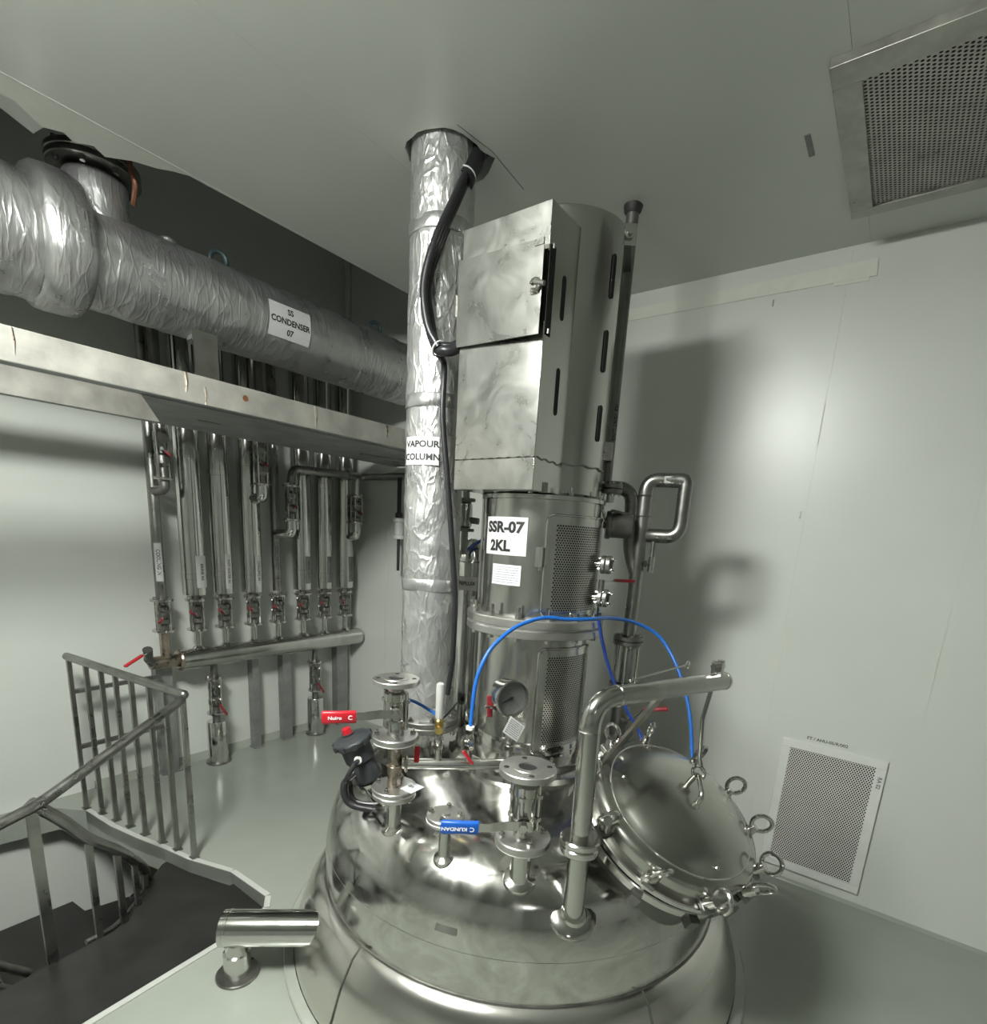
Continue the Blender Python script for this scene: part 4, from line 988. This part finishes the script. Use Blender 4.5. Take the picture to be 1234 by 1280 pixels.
MB().tube(spline([(.965, CY - .152, CZ + .335), (.962, CY - .154, CZ + .29), (.975, CY - .150, CZ + .24), (.985, CY - .10, CZ + .20)], 6), .009, 8).build('bonding_strap', 'copper', o)
top_nozzle(.475)
for x in (1.34, 2.20):
    MB().torus((x, CY, CZ + CR + .022), (.3, 1, 0), .032, .010, 24, 8).cyl((x, CY, CZ + CR - .02), (x, CY, CZ + CR), .02, 12).build('lifting_lug', 'teal', con)
MB().cyl((1.235, CY - .02, CZ - CR + .02), (1.235, CY - .02, CZ - CR - .012), .052, 28, .050).build('outlet_collar', 'foil_wrap', con)
MB().ball((1.12, CY - .05, CZ + CR - .01), .03, 14, (1, .8, .5)).build('foil_bulge', 'foil_wrap', con)
a_ = math.atan2(.3575 * 2.42 + 1.469 - CZ, 2.42 - CY)
lx0 = 1.57
def cmap(x, y, d=0.0):
    a = PI + .10 - y / (CR + .004); r = CR + .0075 + d
    return V((lx0 + x, CY + r * math.cos(a), CZ + r * math.sin(a)))
pl = plate('sign_plate', cmap, .205, .135, 'white', con, nx=4, ny=8)
lettering('SS', cmap, .032, 'ink', pl, y0=.040, bold=.025)
lettering('CONDENSER', cmap, .032, 'ink', pl, y0=0, bold=.025, sx=1.02)
lettering('07', cmap, .032, 'ink', pl, y0=-.040, bold=.025)
# support beams
bm = thing('front_support_beam', 'long pale steel channel beam under the condenser, nearer one', 'beam', (.5, 2.10, 1.862))
BY, BZ0, BZ1 = 2.10, 1.862, 1.955
MB().box((-.6, BY, BZ0), (2.60, BY + .007, BZ1)).build('web', 'galv', bm, bevel=.002)
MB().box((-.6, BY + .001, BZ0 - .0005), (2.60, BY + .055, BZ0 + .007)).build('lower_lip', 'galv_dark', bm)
MB().box((-.6, BY + .001, BZ1 - .007), (2.60, BY + .055, BZ1 + .0005)).build('upper_lip', 'galv', bm)
for x, z0, z1, wd in ((.505, .02, .09, .005), (.965, .03, .092, .008), (1.03, .0, .06, .005), (1.49, .01, .09, .007), (1.89, .03, .09, .006)):
    MB().tube([(x, BY - .0004, BZ0 + z1), (x + .004, BY - .0006, BZ0 + (z0 + z1) / 2), (x + .001, BY - .0004, BZ0 + z0)], wd * .5, 6, rf=lambda t_, w_=wd: w_ * (.9 - .6 * t_)).build('rust_streak', 'stained', bm)
MB().cyl((1.182, BY - .0015, BZ0 + .055), (1.182, BY + .001, BZ0 + .055), .011, 16).build('bolt_hole', 'rust', bm)
lg = MB().box((1.165, 2.44, BZ0), (1.262, 2.452, 2.205)).build('saddle_leg', 'steel', bm)
MB().box((1.145, BY + .05, BZ0), (1.28, 2.46, BZ0 + .006)).build('saddle_foot', 'galv_dark', lg)
b2 = thing('rear_support_beam', 'steel channel beam along the wall, behind the nearer beam', 'beam', (.5, 2.78, 1.874))
MB().box((-.6, 2.780, 1.874), (2.60, 2.787, 1.974)).build('web', 'galv', b2)
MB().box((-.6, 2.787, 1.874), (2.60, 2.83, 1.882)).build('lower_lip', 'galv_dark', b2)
tag(MB().poly([(.838, 2.140, 1.8612), (2.58, 2.140, 1.8612), (2.58, 2.778, 1.872), (1.16, 2.778, 1.872)], (0, 0, -.004)).build('cross_plate', 'galv_dark'), 'dull steel plate spanning between the two condenser beams', 'plate')
wb = thing('wall_bracket', 'dark angled steel bracket under the far beam end', 'bracket', (2.25, 2.48, 1.86))
MB().poly([(2.04, 2.48, 1.868), (2.60, 2.36, 1.868), (2.60, 2.60, 1.868)], (0, 0, -.014)).build('gusset', 'galv_dark', wb)
MB().box((2.30, 2.46, 1.846), (2.60, 2.50, 1.854)).build('flat', 'galv_dark', wb)

# eight supply pipes with their valves and labels
WY = 3.14
XS = [1.248, 1.424, 1.584, 1.762, 1.927, 2.110, 2.278, 2.451]
names = ['COOLING IN', 'BRINE IN', 'HOT WATER IN', 'CHILLING IN', 'COOLING OUT', 'BRINE OUT', 'HOT WATER OUT', 'CHILLING OUT']
kinds = [0, 1, 1, 1, 0, 1, 1, 1]
rads = [.0265, .062, .056, .060, .0265, .058, .055, .058]
plab = ['thin bare pipe labelled COOLING IN, leftmost of the supply pipes', 'wide bright clad pipe labelled BRINE IN on left wall', 'bright clad pipe labelled HOT WATER IN', 'bright clad pipe labelled CHILLING IN with a branch valve',
        'thin dark pipe between the clad pipes, fifth from the left', 'bright clad pipe just right of the thin dark pipe', 'bright clad pipe second from the right end of the row', 'bright clad pipe at the right end of the row']
lth = [0, 38, 34, 38, 5, 42, 46, 48]
for i, x in enumerate(XS):
    r = rads[i]; z0 = 1.045 if i else 1.03
    t = thing('supply_pipe', plab[i], 'pipe', (x, WY, z0), 'supply pipes on the left wall')
    q = V((x, WY, 0))
    if kinds[i]:
        MB().lathe([(r * .55, z0), (r, z0 + .001), (r, 2.52), (r * .5, 2.53)], q, (0, 0, 1), 32).build('cladding', 'clad', t)
        for h in (z0 + .075 + .012 * (i % 3), 1.70 + .07 * (i % 2)):
            MB().lathe([(r, h), (r + .0022, h + .001), (r + .0022, h + .030), (r, h + .031)], q, (0, 0, 1), 32).build('cladding_joint', 'clad', t)
        MB().cyl(q + V((0, 0, z0 - .022)), q + V((0, 0, z0 + .01)), .022, 16).build('pipe_end', 'bare', t)
    else:
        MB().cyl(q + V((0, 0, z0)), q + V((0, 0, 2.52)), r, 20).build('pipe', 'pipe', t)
    th = math.atan2(-WY, -x) + math.radians(lth[i]); hl = (.198 if i in (0, 2, 4) else .175)
    hz = 1.225 if i == 0 else (1.175 if kinds[i] else 1.215)
    if i == 4: hz = 1.25
    f = vcylmap(q, r + .0005 + (.0024 if kinds[i] else 0), th, hz)
    lw_ = .040 if kinds[i] else .034
    if i == 1: lw_ = .062
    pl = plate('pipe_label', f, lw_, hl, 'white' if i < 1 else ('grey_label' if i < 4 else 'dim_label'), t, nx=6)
    lettering(names[i], turned(f), .024 if i != 2 else .022, 'ink', pl, bold=.012, x0=0, y0=0, sx=.95 if len(names[i]) < 11 else .85)

def manifold_valve(x, y, z0, H_, R, label, lever, group, red='dark_red', rb=.030):
    t = thing('flanged_valve', label, 'valve', (x, y, z0), group); q = V((x, y, 0)); z1 = z0 + H_
    for a, b in ((z0, z0 + .013), (z1 - .013, z1)):
        MB().ring(q, (0, 0, 1), .012, R, a, b, 28, .002).build('flange', 'steel', t)
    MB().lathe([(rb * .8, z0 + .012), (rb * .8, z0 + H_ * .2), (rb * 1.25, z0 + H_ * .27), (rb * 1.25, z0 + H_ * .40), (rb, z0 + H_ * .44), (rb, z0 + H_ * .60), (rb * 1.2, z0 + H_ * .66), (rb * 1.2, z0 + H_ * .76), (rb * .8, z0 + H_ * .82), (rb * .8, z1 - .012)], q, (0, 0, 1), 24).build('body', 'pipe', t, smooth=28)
    for k in range(4):
        a = .55 + k * PI / 2; p = q + V((math.cos(a), math.sin(a), 0)) * R * .74
        MB().cyl(p + V((0, 0, z0 - .006)), p + V((0, 0, z1 + .006)), .0048, 8).cyl(p + V((0, 0, z1)), p + V((0, 0, z1 + .008)), .0085, 6).build('stud', 'steel', t)
    c = q + V((0, 0, z0 + H_ * .5)); fd = -V((x, y, 0)).normalized()
    MB().cyl(c, c + fd * (rb + .034), .008, 12).build('stem', 'bare', t)
    l0 = c + fd * (rb + .030); le = V(lever); l1 = l0 + le * .35; l2 = l0 + le
    lv = MB().bar(l0, l1, .016, .004, fd.cross(le)).build('lever', 'bare', t)
    MB().bar(l1, l2, .022, .012, fd.cross(le)).build('grip', red, lv, bevel=.003)
    return t
vlab = ['largest manifold valve, below the COOLING IN pipe', 'manifold valve below the wide BRINE IN pipe', 'manifold valve below the HOT WATER IN pipe', 'manifold valve below the CHILLING IN pipe',
        'manifold valve below the thin dark pipe', 'manifold valve right of the thin dark pipe valve', 'manifold valve second from the right end', 'rightmost manifold valve, nearly black in shadow']
for i, x in enumerate(XS):
    z0 = .852 if i == 0 else .842
    manifold_valve(x, WY, z0, (1.03 if i == 0 else 1.022) - z0, .056 if i == 0 else .054, vlab[i], (-.045, -.03, .030) if i else (-.035, -.045, -.02), 'valves on the manifold')

mf_ = thing('manifold_pipe', 'thick horizontal steel manifold pipe low on the left wall', 'pipe', (1.93, WY, .62))
MB().cyl((1.315, WY, .680), (2.565, WY, .680), .0585, 32).build('header', 'satin', mf_)
MB().lathe([(.0585, 0), (.056, .012), (.04, .024), (0, .030)], (2.565, WY, .680), (1, 0, 0), 32).build('end_cap', 'steel', mf_)
for i, x in enumerate(XS):
    zt = .842 if i else .852
    zb_ = .73 if i else .70
    o = MB().cyl((x, WY, zb_), (x, WY, zt), .017 if i else .026, 16).build('branch_stub', 'satin' if i else 'stained', mf_)
    if i: MB().lathe([(.034, .734), (.027, .745), (.018, .752)], (x, WY, 0), (0, 0, 1), 18, jit=.004, js=60).build('weld_bead', 'steel', o)
MB().cyl((1.165, WY, .685), (1.315, WY, .682), .034, 22).build('tee', 'stained', mf_)
MB().torus((1.318, WY, .681), (1, 0, 0), .046, .014, 28, 8).build('weld_bead', 'stained', mf_)
ev = thing('end_valve', 'small valve with long red lever at manifold left end', 'valve', (1.165, WY - .03, .685))
MB().cyl((1.168, WY - .02, .690), (1.140, WY - .05, .725), .022, 16).build('body', 'bare', ev)
MB().cyl((1.152, WY - .04, .70), (1.128, WY - .085, .782), .016, 14, .024).build('bonnet', 'bare', ev)
lv = MB().bar((1.135, WY - .085, .772), (1.085, WY - .11, .757), .016, .005).build('lever', 'satin', ev)
MB().bar((1.095, WY - .105, .760), (1.000, WY - .14, .722), .020, .011).build('grip', 'red', lv, bevel=.003)
slab = ['leftmost wide support post below the manifold', 'thin support post, second from the left under the manifold', 'middle flat support post under the manifold', 'rightmost broad support post under the manifold']
for i, (x, wd) in enumerate(((1.255, .085), (1.795, .042), (2.018, .062), (2.475, .095))):
    t = thing('support_post', slab[i], 'post', (x, 3.2, 0), 'posts under the manifold')
    MB().box((x - wd / 2, 3.200, .004), (x + wd / 2, 3.206, .632)).build('front_leg', 'galv_dark', t)
    MB().box((x - wd / 2, 3.206, .004), (x - wd / 2 + .006, 3.262, .632)).build('side_leg', 'galv_dark', t)
    MB().box((x - wd / 2 - .012, 3.185, 0), (x + wd / 2 + .012, 3.275, .006)).build('foot_plate', 'galv_dark', t)
for i, (x, zv, Hh, lab) in enumerate(((1.512, .315, .225, 'lagged drain pipe at left with ringed foot under the manifold'), (2.212, .320, .215, 'lagged drain pipe at right under the manifold'))):
    t = thing('drain_pipe', lab, 'pipe', (x, 3.165, 0), 'drain pipes under the manifold'); q = V((x, 3.165, 0))
    MB().lathe([(.055, .004), (.055, .262), (.052, .268), (.02, .268)], q, (0, 0, 1), 32).build('cladding', 'clad', t)
    MB().ring(q, (0, 0, 1), .05, .070, 0, .012, 32, .003).build('floor_ring', 'pipe', t)
    MB().cyl(q + V((0, 0, .26)), q + V((0, 0, zv)), .022, 16).build('pipe', 'bare', t)
    MB().cyl(q + V((0, 0, zv + Hh)), q + V((0, -.012, .66)), .020, 16).build('branch', 'bare', t)
    manifold_valve(x, 3.165, zv, Hh, .050, 'drain valve under the manifold, %s one with long lever' % ('left' if i == 0 else 'right'), (.055, -.02, -.11), 'drain valves')
# branch valves between pipes
br = [((1.268, 3.05), 1.640, 1.93, .046, 'branch valve high up beside the COOLING IN pipe', [(1.268, 3.05, 1.645), (1.268, 3.05, 1.595), (1.248, 3.12, 1.585)], .024),
      ((1.768, 3.00), 1.665, 1.93, .046, 'branch valve in front of the CHILLING IN pipe', [(1.768, 3.00, 1.67), (1.768, 3.00, 1.60), (1.764, 3.10, 1.590)], .030),
      ((1.962, 3.02), 1.480, 1.690, .046, 'branch valve on the hook shaped elbow of the thin dark pipe', [(1.962, 3.02, 1.485), (1.962, 3.02, 1.400), (1.927, 3.13, 1.395)], .030),
      ((2.462, 3.02), 1.490, 1.670, .046, 'branch valve in front of the last clad pipe', [(2.462, 3.02, 1.495), (2.462, 3.02, 1.405), (2.452, 3.10, 1.395)], .028)]
for (x, y), z0, z1, R, lab, el, rr in br:
    v_ = manifold_valve(x, y, z0, z1 - z0, R, lab, (.035, -.01, -.03), 'branch valves in front of the pipes')
    MB().tube(fillet(el, .05), rr, 16).build('elbow', 'clad' if rr > .025 else 'bare', v_)
    if z1 > 1.9: MB().cyl((x, y, z1), (x, y, 2.5), .022, 16).build('riser', 'bare', v_)
cp_ = thing('cross_over_pipe', 'horizontal dull pipe linking branch valves and turning along right wall', 'pipe', (2.2, 3.02, 1.77))
MB().tube(fillet([(1.962, 3.02, 1.69), (1.975, 3.02, 1.785), (2.52, 3.02, 1.800), (2.54, 2.60, 1.800), (2.54, 2.2, 1.80)], .055), .024, 18).build('pipe', 'pipe', cp_)
MB().cyl((2.462, 3.02, 1.67), (2.462, 3.02, 1.79), .020, 16).build('tee_branch', 'clad', cp_)
MB().torus((2.38, 3.02, 1.797), (1, 0, 0), .026, .005, 20, 8).build('weld_bead', 'bare', cp_)
wv_ = thing('white_plastic_valve', 'white plastic valve on wall at left of the vapour column', 'valve', (2.52, 2.68, 1.42))
q = V((2.52, 2.672, 0))
MB().lathe([(.020, 1.405), (.038, 1.407), (.038, 1.43), (.029, 1.434), (.029, 1.512), (.038, 1.516), (.038, 1.538), (.02, 1.54)], q, (0, 0, 1), 24).build('body', 'white', wv_)
MB().cyl(q + V((0, 0, 1.53)), q + V((0, 0, 1.79)), .014, 12).cyl(q + V((0, 0, 1.2)), q + V((0, 0, 1.41)), .010, 12).build('pipe', 'rubber', wv_)
MB().ball(q + V((0, 0, 1.556)), .026, 12).build('cap', 'gasket', wv_)

# ================================================================== RAILS AND STAIR
A0, A1 = V((.945, 2.27, 0)), V((.790, 3.125, 0)); ad_ = (A1 - A0).normalized()
gr = thing('guard_railing', 'steel barred guard railing between floor and stair opening', 'railing', (.87, 2.7, 0))
feet = [(.797, 3.078), (.828, 2.962), (.851, 2.847), (.871, 2.738), (.889, 2.614), (.911, 2.49), (.93, 2.382), (.951, 2.267)]
def toprail(y): return .756 + (y - 2.27) / (3.10 - 2.27) * .030
for x, y in feet:
    MB().box((x - .009, y - .010, .002), (x + .009, y + .010, toprail(y) - .008)).build('baluster', 'pipe', gr)
    MB().box((x - .016, y - .018, 0), (x + .016, y + .018, .006)).build('foot', 'bare', gr)
MB().tube([(.951, 2.258, .756), (.797, 3.10, .786)], .0185, 18).build('top_rail', 'pipe', gr)
MB().ball((.951, 2.256, .756), .0195, 14).build('rail_joint', 'pipe', gr)
sr = thing('wall_side_rails', 'two short dark horizontal bars behind the guard railing', 'rail', (.98, 3.15, .3))
for z_ in (.600, .310):
    MB().bar((.815, 3.13, z_), (1.215, 3.15, z_ + .004), .020, .020).build('bar', 'bare', sr)
hr = thing('stair_handrail', 'steel handrail sloping from the railing corner to the stair', 'handrail', (.68, 2.17, .6))
MB().tube(fillet([(.940, 2.245, .740), (.405, 2.045, .552), (.28, 2.00, .540), (-.1, 1.95, .50)], .05, 8), .018, 18).build('rail', 'pipe', hr)
lr = thing('stair_balustrade', 'curved steel balustrade of the winding stair going down', 'balustrade', (.55, 2.1, -.05))
lpath = [(.395, 2.080, .552), (.47, 2.085, .455), (.536, 2.096, .355), (.626, 2.133, .250), (.70, 2.20, .140), (.766, 2.303, .015), (.80, 2.42, -.12), (.80, 2.56, -.26)]
MB().tube(spline(lpath, 8), .0195, 18).build('rail', 'pipe', lr)
for (x, y, z_), wd, bot in ((lpath[0], .030, -.045), (lpath[2], .020, -.075), (lpath[3], .020, -.085), (lpath[4], .018, -.09), (lpath[5], .018, -.09)):
    MB().box((x - wd / 2, y - .010, bot), (x + wd / 2, y + .010, z_ - .005)).build('baluster', 'pipe', lr)
MB().tube(spline([(.50, 2.12, -.06), (.60, 2.15, -.07), (.70, 2.25, -.09), (.77, 2.36, -.12)], 6), .010, 10).build('lower_bar', 'bare', lr)
l2 = thing('lower_stair_rail', 'short end of a lower stair rail at left edge', 'rail', (.25, 2.2, -.1))
MB().tube([(.05, 2.22, .20), (.345, 2.175, -.115)], .016, 14).build('rail', 'pipe', l2)
MB().tube([(.05, 2.24, .08), (.30, 2.19, -.155)], .009, 12).build('bar', 'bare', l2)
treads = [([(1.0, 1.80), (1.0, 2.03), (.536, 2.085), (.25, 2.055), (-1.15, 1.98), (-1.15, 1.68), (.36, 1.69), (.77, 1.715), (.95, 1.755)], -.045, 'wide dark steel top step of the stair beside the kerb'),
          ([(1.0, 2.03), (.925, 2.27), (.895, 2.42), (.872, 2.41), (.766, 2.303), (.626, 2.133), (.536, 2.085)], -.060, 'triangular dark winder step below the railing corner'),
          ([(.90, 2.40), (.88, 2.75), (.66, 2.80), (.50, 2.42), (.55, 2.25)], -.38, 'lower winder step deep in the stair opening'),
          ([(.78, 2.70), (.72, 3.20), (.36, 3.20), (.36, 2.55)], -.56, 'fourth winder step near the wall in the stair opening'),
          ([(.40, 2.6), (.38, 3.20), (.05, 3.20), (.12, 2.6)], -.74, 'fifth step down along the left wall')]
for pts, z_, lab in treads:
    t = thing('stair_step', lab, 'step', (*pts[0], z_), 'steps of the winding stair')
    MB().poly([(x, y, z_) for x, y in pts], (0, 0, -.008)).build('tread_plate', 'tread', t)
    MB().poly([(x, y, z_ - .008) for x, y in pts], (0, 0, -.03)).build('under_frame', 'galv_dark', t)
# lagged drain elbow beside the vessel
de = thing('drain_elbow', 'bright clad pipe elbow leaving the vessel skirt into floor', 'pipe', (.744, 1.515, 0))
E0 = V((.765, 1.512, .165)); E1 = V((.94, 1.312, .165)); ed = (E1 - E0).normalized()
MB().lathe([(.040, -.062), (.0575, -.060), (.0575, .30)], E0, ed, 32).build('cladding', 'clad', de)
MB().lathe([(0, -.063), (.041, -.063)], E0, ed, 32).build('end_disc', 'clad', de)
MB().lathe([(.0575, .004), (.059, .006), (.059, .012), (.0575, .014)], E0 + ed * -.05, ed, 32).build('cladding_joint', 'clad', de)
q = V((.744, 1.515, 0))
MB().lathe([(.042, .004), (.042, .088), (.036, .092), (.03, .125)], q, (0, 0, 1), 28).build('drop_cladding', 'clad', de)
MB().ring(q, (0, 0, 1), .036, .068, 0, .010, 36, .003).build('floor_ring', 'pipe', de)
